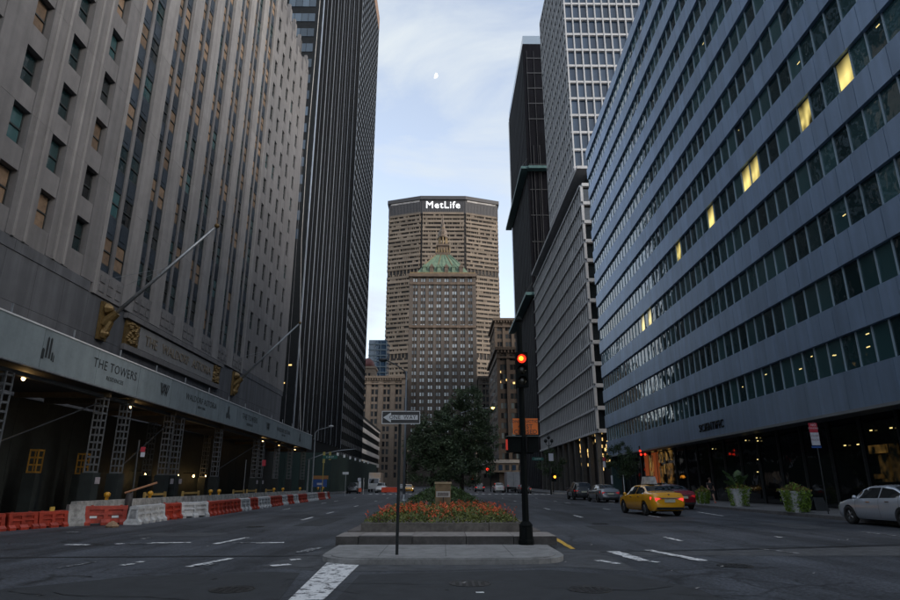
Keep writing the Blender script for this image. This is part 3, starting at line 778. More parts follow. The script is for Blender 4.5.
# fascia printing
INK = mk('fascia_ink', (.025, .03, .033), .6, var=.1)
def ft(s, size, y, dz, sp=1.): text(s, size, INK, shed, frame((FX + .012, y, (ztop(y) + zbot(y)) / 2 + dz), (0, 1, -.0073), (0, 0, 1), (1, 0, 0)), ext=.002, spacing=sp, name='fascia_print')
def skyline_mark(y):
    m = MB(); z = (ztop(y) + zbot(y)) / 2
    for dy, w, z0, z1 in ((-.34, .17, -.42, .0), (-.12, .12, -.34, .5), (.08, .12, -.34, .5), (.26, .10, -.38, -.05), (.38, .06, -.42, -.15)):
        m.extrude([(y + dy - w / 2, z + z0), (y + dy + w / 2, z + z0), (y + dy + w / 2, z + z1 - .05), (y + dy, z + z1 + .03), (y + dy - w / 2, z + z1 - .05)], FX + .010, FX + .014, 'x')
    m.build('fascia_print', INK, shed, fix=True)
def w_mark(y):
    for q, dy in (('W', -.09), ('W', .09)): ft(q, .98, y + dy, 0)
for y0 in (24.4, 46.0):
    skyline_mark(y0)
    ft('THE TOWERS', .62, y0 + 5.3, .16, 1.1); ft('RESIDENCES', .28, y0 + 5.3, -.36, 1.05)
    w_mark(y0 + 10.7)
    ft('WALDORF ASTORIA', .56, y0 + 16.4, .12, 1.05); ft('NEW YORK', .24, y0 + 16.4, -.3, 1.05)
skyline_mark(69.6)
# ================================================================== RIGHT BLUE OFFICE BLOCK
PANEL = mk('blue_panel', (.33, .46, .66), .34, metal=.6, var=.06, scale=.8, rnd=.09, streak=.16, bump=.25, bscale=1.1)
FIN = mk('blue_fin', (.36, .47, .56), .45, metal=.3, var=.05, rnd=.04)
BGL = glass('office_glass', (.008, .024, .028), (.045, .11, .12), wave=.22, wscale=1.0, rough=.03, spec=.8, metal=.1)
BTH = 1.8
blue = thing('office_building', 'blue-grey metal panelled office block with long bands of tinted windows', 'building', (22.0, 84.3, 0), -math.pi / 2 - R(BTH))
# local x runs along the front towards the camera, local -y points to the street
S0, SP = 8.75, 3.42; WH = 1.80; MOD = 1.25; NM = 53; LEN = MOD * NM
sp_items, fin_items, pane_items, sill_items = [], [], [], []
for k in range(13):
    zb = S0 + k * SP; zt = zb + (SP - WH) if k < 12 else zb + 1.4
    for j in range(NM):
        sp_items.append((MOD * (j + .5), .15, (zb + zt) / 2, MOD - .028, .30, zt - zb))
for j in range(NM): sp_items.append((MOD * (j + .5), .15, (5.05 + S0 - WH) / 2, MOD - .022, .30, S0 - WH - 5.05))
lit = {(4, 22), (4, 23), (9, 30), (4, 9), (6, 27), (6, 28), (9, 31), (4, 10), (5, 33), (8, 35), (6, 38), (6, 39)}
lit_items = []
for k in range(13):
    zt = S0 + k * SP; zb = zt - WH
    for j in range(NM):
        it = (MOD * (j + .5), .235, (zt + zb) / 2, MOD, .03, WH + .02)
        pane_items.append(it)
        fin_items.append((MOD * j, .19, (zt + zb) / 2, .065, .06, WH - .012))
pieces(blue, 'spandrel_panel', sp_items, PANEL, minpx=8)
pieces(blue, 'window_pane', pane_items, BGL, minpx=8)
pieces(blue, 'fin', fin_items, FIN, minpx=8)
B = MB().box(0.1, LEN, .4, 30, 5.3, S0 + 12 * SP + .9); B.build('core_wall', DKGREY, blue, local=True)
MB().box(0, LEN, .305, 30, 5.02, 5.28).build('soffit', mk('soffit_grey', (.10, .11, .125), .5, var=.1), blue, local=True)
MB().box(0, LEN, -.05, .16, 4.9, 5.045).build('edge_trim', mk('edge_trim', (.30, .33, .37), .4, metal=.5, var=.1), blue, local=True)
# lit windows: room light painted as a graded glow on the panes, no room behind
YEL = {}
def lit_mat(i, col, s):
    m = bpy.data.materials.new('room_glow_%d' % i); m.use_nodes = True
    n, l = m.node_tree.nodes, m.node_tree.links; b = n['Principled BSDF']; b.inputs['Base Color'].default_value = (.02, .025, .02, 1); b.inputs['Roughness'].default_value = .1
    tcn = n.new('ShaderNodeTexCoord'); sx = n.new('ShaderNodeSeparateXYZ'); l.new(tcn.outputs['Object'], sx.inputs[0])
    nz_ = n.new('ShaderNodeTexNoise'); nz_.inputs['Scale'].default_value = .9 + .25 * i; nz_.inputs['Detail'].default_value = 1; l.new(tcn.outputs['Object'], nz_.inputs['Vector'])
    r = n.new('ShaderNodeMapRange'); r.inputs['From Min'].default_value = .36; r.inputs['From Max'].default_value = .78; l.new(nz_.outputs['Fac'], r.inputs['Value'])
    b.inputs['Emission Color'].default_value = (*col, 1)
    ms = n.new('ShaderNodeMath'); ms.operation = 'MULTIPLY'; ms.inputs[1].default_value = s
    gr = n.new('ShaderNodeMapRange'); gr.inputs['From Min'].default_value = .55; gr.inputs['From Max'].default_value = -.45; gr.inputs['To Min'].default_value = .12; gr.inputs['To Max'].default_value = 1.5; l.new(sx.outputs['Z'], gr.inputs['Value'])
    gm = n.new('ShaderNodeMath'); gm.operation = 'MULTIPLY'; l.new(r.outputs['Result'], gm.inputs[0]); l.new(gr.outputs['Result'], gm.inputs[1]); l.new(gm.outputs[0], ms.inputs[0])
    l.new(ms.outputs[0], b.inputs['Emission Strength']); return m
LITS = [lit_mat(i, (1, .80, .26), .42) for i in range(3)]
for i, (px_, py_) in enumerate([(855, 92), (812, 132), (824, 128), (757, 187), (766, 183), (716, 226), (722, 223), (682, 257), (687, 255), (640, 318), (646, 316)]):
    # find the pane under the photo pixel by marching over the facade grid
    best = None
    for it in pane_items:
        q = proj(pmat(blue) @ Vector(it[:3]))
        if q:
            d = (q[0] - px_) ** 2 + (q[1] - py_) ** 2
            if best is None or d < best[0]: best = (d, it)
    it = best[1]
    m = MB().box(-.5, .5, -.5, .5, -.5, .5).mesh('lit_pane', LITS[i % 3])
    o = bpy.data.objects.new('lit_pane', m); C.objects.link(o); o.parent = blue; o.location = (it[0], it[1] - .02, it[2]); o.scale = (it[3] * .86, .01, it[5] * .9)
for (px_, py_) in [(872, 16), (839, 55), (809, 67), (757, 142), (701, 41), (851, 228), (845, 358), (813, 359), (803, 366), (769, 373), (744, 382), (837, 356), (861, 340), (870, 357), (634, 186)]:
    best = None
    for it in pane_items:
        q = proj(pmat(blue) @ Vector(it[:3]))
        if q:
            d = (q[0] - px_) ** 2 + (q[1] - py_) ** 2
            if best is None or d < best[0]: best = (d, it)
    it = best[1]
    MB().cbox((it[0] + random.uniform(-.3, .3), it[1] - .022, it[2] + random.uniform(-.3, .6)), (random.uniform(.06, .3), .01, .05)).build('ceiling_light', YELW, blue, local=True)
# street level: recessed dark shopfront, piers, lit display
sf_items, sm_items = [], []
for j in range(22):
    sf_items.append((3 * j + 1.5, 2.1, 2.6, 2.9, .04, 4.85)); sm_items.append((3 * j, 2.05, 2.6, .1, .2, 4.9))
pieces(blue, 'shop_pane', sf_items, glass('shop_glass', (.004, .005, .006), (.012, .014, .015), wave=.1, spec=.35), minpx=5)
pieces(blue, 'shop_mullion', sm_items, DKGREY, minpx=5)
MB().box(.2, LEN, 2.15, 3, .15, 5.0).build('lobby_wall', BLACKM, blue, local=True)
MB().box(-.02, .55, .35, 2.0, .15, 5.0).build('corner_pier', mk('teal_pier', (.03, .07, .075), .4, metal=.3), blue, local=True)
# bright shop interior near the far end: warm uprights and a dial-like emblem
AMBER = lit_mat(4, (1., .48, .10), .4); AMBER2 = lit_mat(3, (1., .55, .13), .6); RUST = lamp_mat('rust_panel', (.55, .12, .03), .06)
def on_front(px_, py_, dy):
    """point on the plane local y = dy of the blue block under a photo pixel, in local coordinates"""
    M = pmat(blue).inverted(); o_ = M @ EYE; d = M.to_3x3() @ ray(px_, py_); t = (dy - o_.y) / d.y; return o_ + d * t
for x0, x1, y0, y1, mt in [(650.5, 653, 455, 476, AMBER2), (654, 658, 452, 483, RUST), (658, 661.5, 452, 463, AMBER2), (659, 662, 466, 483, AMBER), (664, 671, 450, 461, AMBER2), (664.5, 667, 464, 474, AMBER2), (668, 672, 463, 484, AMBER), (651, 653, 449.5, 451, AMBER2), (657, 661, 448, 450, AMBER2), (664, 670, 446.5, 448.5, AMBER2), (646, 648, 454, 476, RUST)]:
    a = on_front(x0, y1, 2.0); b = on_front(x1, y0, 2.0)
    MB().box(min(a.x, b.x), max(a.x, b.x), 1.99, 2.06, max(.2, a.z), min(4.95, b.z)).build('shop_panel', mt, blue, local=True)
a = on_front(668.5, 454.5, 1.98)
MB().lathe([(.03, 0), (.22, 0), (.22, .02), (.03, .02)], (a.x, 1.95, a.z), 16, 'y').build('shop_emblem', BLACKM, blue, local=True)
for x0, x1, y0, y1, mt in [(869.5, 887, 444, 454, lit_mat(5, (1., .55, .13), .22)), (883, 890, 454, 482, lit_mat(6, (1., .55, .13), .08)), (892, 897, 443, 482, lit_mat(7, (1., .55, .13), .05)), (875, 887, 474, 479, lit_mat(8, (1, .5, .1), .08))]:
    a = on_front(x0, y1, 2.0); b = on_front(x1, y0, 2.0)
    MB().box(min(a.x, b.x), max(a.x, b.x), 1.99, 2.06, max(.2, a.z), min(4.95, b.z)).build('lobby_panel', mt, blue, local=True)
for px_, py_ in [(870, 430.5), (890, 428), (745, 440.5), (756, 438), (757, 441), (757, 459.5), (844, 445.5), (857, 444.5), (757, 472), (712, 449)]:
    a = on_front(px_, py_, 1.9); MB().cbox((a.x, 1.95, a.z), (.18, .03, .06)).build('downlight', YELW, blue, local=True)
a = on_front(711, 426.5, -.03); t = text('SCIENTIFIC', .86, mk('sign_letter', (.02, .022, .024), .25, metal=.6, var=.4, scale=6), blue, pmat(blue) @ frame(Vector((a.x, -.03, a.z)), (1, 0, 0), (0, 0, 1), (0, -1, 0)), ext=.05, spacing=1.15, name='sign_lettering')
# ================================================================== WHITE GRID TOWER AND PODIUM (right, next block)
PRE = mk('pale_precast', (.46, .46, .47), .7, var=.08, scale=.6, rnd=.05, streak=.08)
PRE2 = mk('podium_precast', (.48, .48, .49), .7, var=.1, scale=.6, rnd=.05, streak=.1)
GRIDGL = glass('blue_glass', (.015, .03, .055), (.05, .085, .14), wave=.15, spec=.7)
pod = thing('podium_building', 'pale precast office podium with close vertical fins, past the blue block', 'building', (24, 97.5, 0))
PZ0, PP, PN = 9.2, 3.56, 12
fins, bands, frames_, panes = [], [], [], []
for k in range(PN + 1):
    z = PZ0 + k * PP
    bands.append((.1, 29, z + .17, .42, 58, .34)); frames_.append((18.3, -.05, z + .3, 36, .7, .6))
    if k == PN: break
    for j in range(39): fins.append((.16, .25 + j * 1.5, z + PP / 2 + .17, .16, .2, PP - .36))
    for j in range(9):
        frames_.append((.22 + j * 4.2, -.04, z + PP / 2 + .3, .44, .5, PP - .62))
        panes.append((2.4 + j * 4.2, .3, z + PP / 2 + .3, 3.9, .05, PP - .6))
pieces(pod, 'floor_band', bands, PRE2, minpx=6); pieces(pod, 'fin', fins, PRE2, minpx=6)
pieces(pod, 'window_frame', frames_, PRE2, minpx=6); pieces(pod, 'window_pane', panes, DARKGL, minpx=6)
MB().box(24.22, 60, 97.9, 155.4, PZ0, PZ0 + PN * PP + .2).build('core_wall', DARKGL, pod)
MB().box(26, 60, 99, 155, PZ0 + PN * PP + .2, PZ0 + PN * PP + 3.4).build('penthouse_wall', DARKGL, pod)
MB().box(23.6, 60, 97.0, 155.6, PZ0 + PN * PP + 3.4, PZ0 + PN * PP + 3.95).build('roof_beam', PRE2, pod)
MB().box(26.5, 60, 100, 155, 0.15, PZ0 - .02).build('ground_storey', BLACKM, pod)
for j in range(11): MB().box(24.1, 24.8, 98 + j * 5.6, 98.9 + j * 5.6, .15, PZ0 - .02).build('column', mk('podium_column', (.06, .055, .05), .6, var=.2), pod)
for _ in range(26):
    y = random.choice([100, 101.5, 104, 109, 110.5, 115, 121]) + random.uniform(-.4, .4)
    MB().cbox((26.45, y, random.uniform(4.5, 8.8)), (.06, .25, .5)).build('lit_strip', SOFTWARM, pod)
for _ in range(14): MB().cbox((random.uniform(25, 29), 99.97, random.uniform(3, 8.8)), (.25, .05, .5)).build('lit_strip', SOFTWARM, pod)

tw = thing('grid_tower', 'tall pale tower with a grid of bluish windows above the podium', 'building', (27.0, 113, 53))
TP, TZ = 4.15, 56.0
hb, vb, pn = [], [], []
NF = 17
for k in range(NF + 1):
    z = TZ + k * TP; hb.append((17, -.03, z - 53, 34.6, .6, .5)); hb.append((.07, 15.3, z - 53, .3, 30, 1.1))
    if k < NF:
        for j in range(20):
            pn.append((.85 + j * 1.7, .22, z + TP / 2 - 53, 1.5, .05, TP - .5))
        for j in range(14): pn.append((.17, 1.1 + j * 2.15, z + TP / 2 - 53, .05, 2.0, TP - .5))
for j in range(21): vb.append((j * 1.7, -.05, TP * NF / 2 + TZ - 53, .26, .7, TP * NF))
for j in range(15): vb.append((.09, .2 + j * 2.15, TP * NF / 2 + TZ - 53, .28, .5, TP * NF + .002))
pieces(tw, 'floor_band', hb, PRE, minpx=5); pieces(tw, 'mullion', vb, PRE, minpx=5); pieces(tw, 'window_pane', pn, GRIDGL, minpx=6)
MB().box(27.3, 61, 113.3, 143, 53, TZ + NF * TP).build('core_wall', DKGREY, tw)
# ================================================================== BLACK TOWER IN NETTING
NET = mk('black_netting', (.0085, .009, .013), .8, var=.25, scale=.25, rnd=.1, streak=.35, spec=.08)
NETF = mk('netting_rail', (.032, .034, .04), .6, var=.2)
TEALP = mk('teal_platform', (.07, .15, .155), .6, var=.15, scale=1)
blk = thing('netted_tower', 'black tower wrapped in netting with teal catch platforms', 'building', (27, 177, 0))
MB().box(27, 62, 177, 223, .2, 148).build('netting_wall', NET, blk)
MB().box(27.15, 61.9, 177.15, 222.9, 148, 151.5).build('top_screen', glass('roof_screen', (.10, .15, .2), (.25, .32, .4), wave=.1), blk)
it = []
for z in range(118, 146, 6): it.append((5.5, -.1, z, 9, .15, .35))
for z in range(20, 110, 9): it.append((5.5, -.1, z, 10, .15, .25))
for x in (2.2, 4.2, 6.6, 9): it.append((x, -.22, 62, .18, .12, 92))
for x in (1.2, 3.6): it.append((x, -.12, 70, .12, .15, 150))
for j in range(16): it.append((-.08, 1.5 + j * 3, 74, .12, .2, 146))
pieces(blk, 'netting_rail', it, NETF, minpx=5)
for z in (98.5, 56):
    MB().box(24.6, 26.9, 175.0, 225, z, z + .9).build('catch_platform', TEALP, blk)
    MB().box(27.0, 60, 174.6, 176.85, z, z + .9).build('catch_platform', TEALP, blk)
    for j in range(14): MB().cyl((24.6, 176.5 + j * 3.4, z + .9), (26.95, 176.5 + j * 3.4, z + 4.4), .08, n=4).build('platform_strut', NETF, blk)
# ================================================================== DARK LEFT TOWERS
PIER = mk('steel_pier', (.38, .42, .48), .35, metal=.5, var=.12, scale=.8, rnd=.06)
SPAN = mk('dark_span', (.012, .014, .016), .6, var=.2, spec=.15)
DK1 = glass('tower_glass', (.006, .008, .011), (.02, .026, .034), wave=.2, rough=.35, spec=.12)
d1 = thing('pier_tower', 'dark tower with bright vertical steel piers behind the hotel', 'building', (-25.5, 106, 0))
MB().box(-62, -26.0, 106.5, 157, 0.2, 175).build('core_wall', SPAN, d1)
pr, sp2, nf, nfp = [], [], [], []
dpr = []
for j in range(15): pr.append((-.33 if j % 2 == 0 else -.37, .9 + j * 3.55, 94, .24 if j % 2 == 0 else .14, .16 if j % 2 == 0 else .1, 168))
for j in range(43):
    if j % 3: dpr.append((-.3, .9 + j * 3.55 / 3, 94, .4, .12, 168))
pieces(d1, 'dark_pier', dpr, mk('dark_bronze', (.012, .013, .015), .6, var=.2, spec=.15), minpx=6)
for k in range(44):
    z = 10 + k * 3.8
    sp2.append((-.48, 25.5, z + .6, .1, 50, 1.1))
    if k > 8:
        for b_ in range(5):
            for q in range(4): nfp.append((-2.6 - b_ * 7.2 - q * 1.45, .42, z + 2.3, 1.36, .06, 2.0))
pieces(d1, 'steel_pier', pr, PIER, minpx=6); pieces(d1, 'spandrel', sp2, DKGREY, limit=0)
pieces(d1, 'window_pane', nfp, glass('north_glass', (.03, .045, .065), (.08, .115, .16), wave=.2, spec=.5), minpx=6)
gl_ = [(-.46, 25.5, 93, .06, 49.6, 165)]
pieces(d1, 'glass_skin', gl_, DK1, minpx=6)
for px_, py_ in [(290, 365), (283, 383)]:
    p = gy(px_, py_, 106.4); MB().box(p.x - .3, p.x + .3, 106.36, 106.43, p.z - .12, p.z + .12).build('lit_strip', SOFTWARM, d1)

d2 = thing('banded_tower', 'far dark tower with close horizontal bands and a brown roof edge', 'building', (-31, 180, 0))
MB().box(-70, -31.4, 180.4, 236, .2, 204).build('core_wall', DK1, d2)
bd, fn = [], []
for k in range(52):
    z = 6 + k * 3.85; bd.append((-.1, 28, z, .7, 56, 1.5)); bd.append((-19, .2, z, 38, .5, 1.4))
for j in range(18): fn.append((.15, .6 + j * 3.22, 104, .5, .5, 200))
pieces(d2, 'spandrel_band', bd, mk('band_metal', (.12, .13, .15), .4, metal=.5, var=.1), minpx=5); pieces(d2, 'fin', fn, SPAN, minpx=5)
MB().box(-70, -30.6, 179.6, 236.4, 203.5, 211).build('roof_edge', mk('brown_roof_edge', (.20, .11, .06), .6, var=.2, scale=.3), d2)

# ================================================================== OCTAGONAL SKYSCRAPER WITH ROOF SIGN
TAN = mk('tan_precast', (.20, .162, .128), .8, var=.2, scale=.10, rnd=.16, spec=.2)
MWIN = glass('brown_window', (.012, .011, .011), (.05, .045, .042), wave=.05, spec=.12, rough=.4)
DKTOP = mk('dark_crown', (.028, .027, .03), .6, var=.2, scale=.2)
met = thing('octagonal_skyscraper', 'wide brown octagonal skyscraper closing the avenue, white lettering on its crown', 'building', (-.9, 490, 0))
plan = [(-20, 490), (18.2, 490), (47.6, 500), (47.6, 518), (18.2, 530), (-20, 530), (-49.4, 518), (-49.4, 500)]
def grow(poly, d, c=(-.9, 510)):
    out = []
    for x, y in poly:
        v = Vector((x - c[0], y - c[1])); out.append((c[0] + v.x * (1 + d / 42), c[1] + v.y * (1 + d / 20)))
    return out
MT = 245.0
MB().prism(grow(plan, -.8), .2, MT - 14).build('window_core', MWIN, met)
fl = MT - 14; k = 0
facets = [(6, 7), (7, 0), (0, 1), (1, 2), (2, 3)]
facets = [((-49.4, 500), (-20, 490)), ((-20, 490), (18.2, 490)), ((18.2, 490), (47.6, 500)), ((-49.4, 518), (-49.4, 500)), ((47.6, 500), (47.6, 518))]
def facet_box(mb, a, b, t0, t1, z0, z1, out, thick=1.):
    a, b = Vector((*a, 0)), Vector((*b, 0)); d = (b - a).normalized(); n_ = Vector((d.y, -d.x, 0))
    p, q = a + (b - a) * t0, a + (b - a) * t1
    o_ = [p - n_ * (thick - out), q - n_ * (thick - out), q + n_ * out, p + n_ * out]
    mb.add([(v.x, v.y, z0) for v in o_] + [(v.x, v.y, z1) for v in o_], [(3, 2, 1, 0), (4, 5, 6, 7), (0, 1, 5, 4), (1, 2, 6, 5), (2, 3, 7, 6), (3, 0, 4, 7)])
rest_v = MB()
z = 20.0
while z < fl - 3:
    mech = 172 < z < 177 or 100 < z < 104
    for i, (a, b) in enumerate(facets):
        m = MB()
        if mech:
            for q in range(9): facet_box(m, a, b, .05 + q * .105, .065 + q * .105, z, z + 3.85, -.1)
        else:
            facet_box(m, a, b, .028, .972, z, z + random.uniform(1.75, 2.3), .25)
            for q in range(16):
                if random.random() < .6: facet_box(m, a, b, .035 + q * .06, .035 + q * .06 + random.choice((.008, .008, .02, .045)), z + 1.7, z + 3.85, .08)
        if z > 80 and i < 3: m.build('spandrel_band', TAN, met, fix=True)
        else: rest_v.add(m.v, m.f)
    z += 3.85
tag(rest_v.build('spandrel_mass', TAN, met, fix=True), kind='stuff')
rest = MB()
for i, (a, b) in enumerate(facets):
    facet_box(rest, a, b, 0, 1, fl - 2.6, MT - 3.4, .1)
rest.build('crown_wall', DKTOP, met)
cl_ = MB()
for i, (a, b) in enumerate(facets):
    for q in range(26): facet_box(cl_, a, b, .02 + q * .0375, .03 + q * .0375, fl - 1.5, MT - 5.5, .35)
cl_.build('crown_fin', mk('crown_fin_metal', (.10, .095, .10), .6, var=.2), met)
for i, (a, b) in enumerate(facets[:3]):
    if i == 1: continue
    m = MB(); facet_box(m, a, b, .06, .94, MT - 5.2, MT - 3.6, .4)
    m.build('crown_light_strip', mk('pale_louvre', (.32, .30, .29), .6, var=.6, scale=.25), met)
MB().prism(grow(plan, 1.2), MT - 3.3, MT).build('roof_slab', mk('roof_slab_grey', (.05, .048, .052), .6, var=.2), met)
text('MetLife', 9.4, lamp_mat('sign_white', (.95, .97, 1.), .4), met, face_my((-1.2, 489.3, MT - 8.8)), ext=.25, spacing=1.08, name='roof_lettering')

# ================================================================== STONE TOWER WITH COPPER ROOF
BRICK = mk('brown_stone', (.105, .088, .076), .85, var=.15, scale=.25, rnd=.08)
BRICKL = mk('pale_brown_stone', (.20, .155, .12), .85, var=.15, scale=.25, rnd=.08)
HWIN = glass('bright_blind', (.25, .28, .30), (.88, .93, .95), wave=.05, spec=.4, lo=.1, hi=.7)
COPPER = mk('green_copper', (.07, .135, .09), .7, col2=(.19, .25, .17), scale=.5)
AGED = mk('aged_gilding', (.20, .14, .07), .6, metal=.2, var=.4, scale=.6)
COPD = mk('brown_copper', (.12, .085, .06), .55, var=.4, scale=.5)
HX0, HX1, HY, HZ = -19.5, 17.8, 345.0, 121.0
helm = thing('copper_roof_tower', 'brown stone tower with green copper roof and spired cupola', 'building', (-.85, HY, 0))
MB().box(HX0, HX1, HY + .6, HY + 32, .2, HZ).build('wall', BRICK, helm)
pw, wn_, spn = [], [], []
NC = 8; cw = (HX1 - HX0) / NC
for j in range(NC): pw.append((HX0 + (j + .5) * cw + .85, .3, (HZ + 25) / 2, .35, .7, HZ - 25))
for j in range(NC + 1):
    X = HX0 + j * cw; pw.append((X + .85, .2, (HZ + 25) / 2, 1.75 if 0 < j < NC else 2.3, .9, HZ - 25))
for k in range(23):
    z = 30 + k * 4.0
    for j in range(NC):
        c_ = HX0 + (j + .5) * cw + .85
        for s_ in (-.72, .72): wn_.append((c_ + s_, .52, z, .9, .12, 1.95))
        spn.append((c_, .47, z + 2, cw - 1.8, .1, 1.6))
pieces(helm, 'stone_pier', pw, BRICK, minpx=5); pieces(helm, 'window_pane', wn_, HWIN, minpx=2.2); pieces(helm, 'spandrel', spn, COPD, minpx=3.5)
for z0, z1, d in ((HZ - 6, HZ - 4.6, .8), (HZ - 1.2, HZ + .6, 1.6), (HZ + .6, HZ + 1.6, 1.0), (HZ - 32.5, HZ - 31, .9)):
    MB().box(HX0 - d, HX1 + d, HY - d, HY + 32 + d, z0, z1).build('cornice', COPD if z0 < HZ else AGED, helm)
cx, cy = -.85, HY + 16
def frus(mb, z0, w0, z1, w1, d0=None, d1=None):
    d0 = d0 or w0; d1 = d1 or w1
    mb.add([(cx - w0, cy - d0, z0), (cx + w0, cy - d0, z0), (cx + w0, cy + d0, z0), (cx - w0, cy + d0, z0), (cx - w1, cy - d1, z1), (cx + w1, cy - d1, z1), (cx + w1, cy + d1, z1), (cx - w1, cy + d1, z1)],
           [(3, 2, 1, 0), (4, 5, 6, 7), (0, 1, 5, 4), (1, 2, 6, 5), (2, 3, 7, 6), (3, 0, 4, 7)])
rf = MB(); frus(rf, HZ + 1.6, 15.6, HZ + 7, 12.2); frus(rf, HZ + 7, 12.2, HZ + 17.5, 4.4)
rfo = rf.build('copper_roof', COPPER, helm)
for j in range(6):                                                 # dormers on the lower slope
    X = cx - 11 + j * 4.4
    m = MB().box(X - 1.1, X + 1.1, cy - 15.6, cy - 9, HZ + 1.7, HZ + 5.4); m.extrude([(X - 1.5, HZ + 5.4), (X + 1.5, HZ + 5.4), (X, HZ + 7.6)], cy - 15.9, cy - 9, 'y'); m.build('dormer', COPD if j % 2 else COPPER, helm)
for j in range(9):                                                 # ribs on the upper slope
    t = -1 + j / 4
    MB().cyl((cx + 12.2 * t, cy - 12.3, HZ + 7), (cx + 4.4 * t, cy - 4.5, HZ + 17.5), .3, n=4).build('roof_rib', AGED if j % 3 == 0 else COPPER, helm)
cu = MB(); frus(cu, HZ + 17.5, 4.6, HZ + 19, 4.8); frus(cu, HZ + 19, 3.4, HZ + 24, 3.2); frus(cu, HZ + 24, 4.0, HZ + 25.2, 3.9)
cu.build('cupola_base', COPD, helm)
cu = MB()
for i in range(8):
    t = 2 * math.pi * i / 8; cu.cyl((cx + 2.6 * math.cos(t), cy + 2.6 * math.sin(t), HZ + 25.2), (cx + 2.6 * math.cos(t), cy + 2.6 * math.sin(t), HZ + 30.5), .5, n=6)
cu.build('cupola_columns', AGED, helm)
MB().lathe([(3.3, HZ + 30.5), (3.4, HZ + 31.3), (2.7, HZ + 32.5), (2.9, HZ + 34.3), (1.9, HZ + 36.5), (1.3, HZ + 37.5), (1.4, HZ + 39.5), (.7, HZ + 41.2), (.5, HZ + 43.5), (.15, HZ + 47.5)], (cx, cy, 0), 10).build('spire', COPD, helm)
MB().lathe([(1.7, HZ + 36.6), (1.75, HZ + 37.2), (1.3, HZ + 37.4)], (cx, cy, 0), 10).build('spire_ring', AGED, helm)
for j in range(6): MB().lathe([(.5, HZ + 18.9), (.6, HZ + 20), (.15, HZ + 22.5)], (cx - 4.2 + j * 1.68, cy - 4.3, 0), 6).build('urn', AGED, helm)

# side wing of that tower (left) with a heavy cornice
def stone_block(name, label, x0, x1, y0, y1, h, mat, bays, rows, z0, rp_, winm, ww=1.5, wh=2.2, pier=1.6, side=None, cornice=True):
    t = thing(name, label, 'building', ((x0 + x1) / 2, y0, 0)); cxm = (x0 + x1) / 2
    MB().box(x0, x1, y0 + .5, y1, .2, h).build('wall', mat, t)
    pw_, ws_, sp_ = [], [], []
    bw = (x1 - x0) / bays
    for j in range(bays + 1): pw_.append((x0 + j * bw - cxm + (0 if 0 < j < bays else (.4 if j == 0 else -.4)), .25, h / 2, pier, .6, h - .4))
    for k in range(rows):
        z = z0 + k * rp_
        for j in range(bays):
            c_ = x0 + (j + .5) * bw - cxm; g_ = (bw - pier) / 4
            for s_ in (-g_, g_): ws_.append((c_ + s_, .46, z, ww * .8, .1, wh))
            sp_.append((c_, .42, z + rp_ / 2, bw - pier - .05, .12, rp_ - wh - .2))
    if side:                                                        # windows on the flank that faces the avenue
        X = (x1 if side > 0 else x0); n_ = int((y1 - y0) / 4)
        for k in range(rows):
            for j in range(n_): ws_.append((X + side * .02 - cxm, 2.5 + j * 4, z0 + k * rp_, .12, 1.5, wh))
    pieces(t, 'stone_pier', pw_, mat, minpx=5); pieces(t, 'window_pane', ws_, winm, minpx=2.6); pieces(t, 'spandrel', sp_, mat, minpx=4)
    if cornice:
        MB().box(x0 - 1, x1 + 1, y0 - 1, y1 + 1, h, h + 1.2).build('cornice', mat, t); MB().box(x0 - .5, x1 + .5, y0 - .5, y1, h - 3.4, h - 2.6).build('string_course', mat, t)
        for j in range(int((x1 - x0) / 1.4)): MB().box(x0 + j * 1.4, x0 + .7 + j * 1.4, y0 - .8, y0 + .4, h - 1.1, h - .02).build('cornice_bracket', mat, t)
    return t
DW2 = glass('distant_window', (.015, .016, .018), (.06, .065, .07), wave=.1, spec=.5)
w_ = stone_block('stone_wing', 'tan stone wing with a bracketed cornice left of the copper-roofed tower', -48, -21.5, 336, 372, 57.5, BRICKL, 4, 13, 6, 4.0, DW2, 1.7, 2.6, 2.6, side=1)
o = MB().box(-27, -23, 335.2, 335.6, 55.5, 57).build('blue_lantern', mk('blue_flag', (.02, .16, .45), .6), w_) if False else None
stone_block('stone_wing', 'tan stone wing right of the copper-roofed tower behind the trees', 19.8, 46, 336, 372, 57.5, BRICK, 4, 13, 6, 4.0, DW2, 1.7, 2.6, 2.6, side=-1)
t = stone_block('brown_block', 'dark brown stone block with small windows right of the median tree', 21.8, 48, 245, 292, 54, mk('dark_brown_brick', (.085, .062, .048), .85, var=.15, scale=.3, rnd=.08), 6, 12, 8, 3.9, glass('mixed_window', (.02, .022, .024), (.20, .24, .25), wave=.1, spec=.5, lo=.3), 1.5, 2.1, 1.3, side=-1)
MB().box(17.0, 48, 242, 294, 9.2, 10.4).build('base_cornice', mk('pale_cornice', (.42, .39, .36), .7, var=.1), t)
MB().box(17.6, 48, 242.6, 294, 5.8, 9.19).build('base_storey', BRICKL, t)
for j in range(6): MB().box(18.6 + j * 2.6, 20 + j * 2.6, 242.45, 242.7, 6.5, 8.5).build('base_window', GRIDGL if j % 2 else DW2, t)
for px_, py_ in [(500, 372), (498, 376), (500, 382), (507, 380), (514, 383)]:
    p = gy(px_, py_, 245.3); MB().box(p.x - .4, p.x + .4, 245.28, 245.36, p.z - .4, p.z + .4).build('lit_pane', SOFTWARM, t)
stone_block('brown_tower', 'taller brown stone block rising behind the dark brown one', 25.5, 52, 296, 330, 80, mk('brown_brick', (.11, .082, .062), .85, var=.15, scale=.3, rnd=.08), 6, 18, 8, 4, DW2, 1.5, 2.2, 1.4, side=-1)
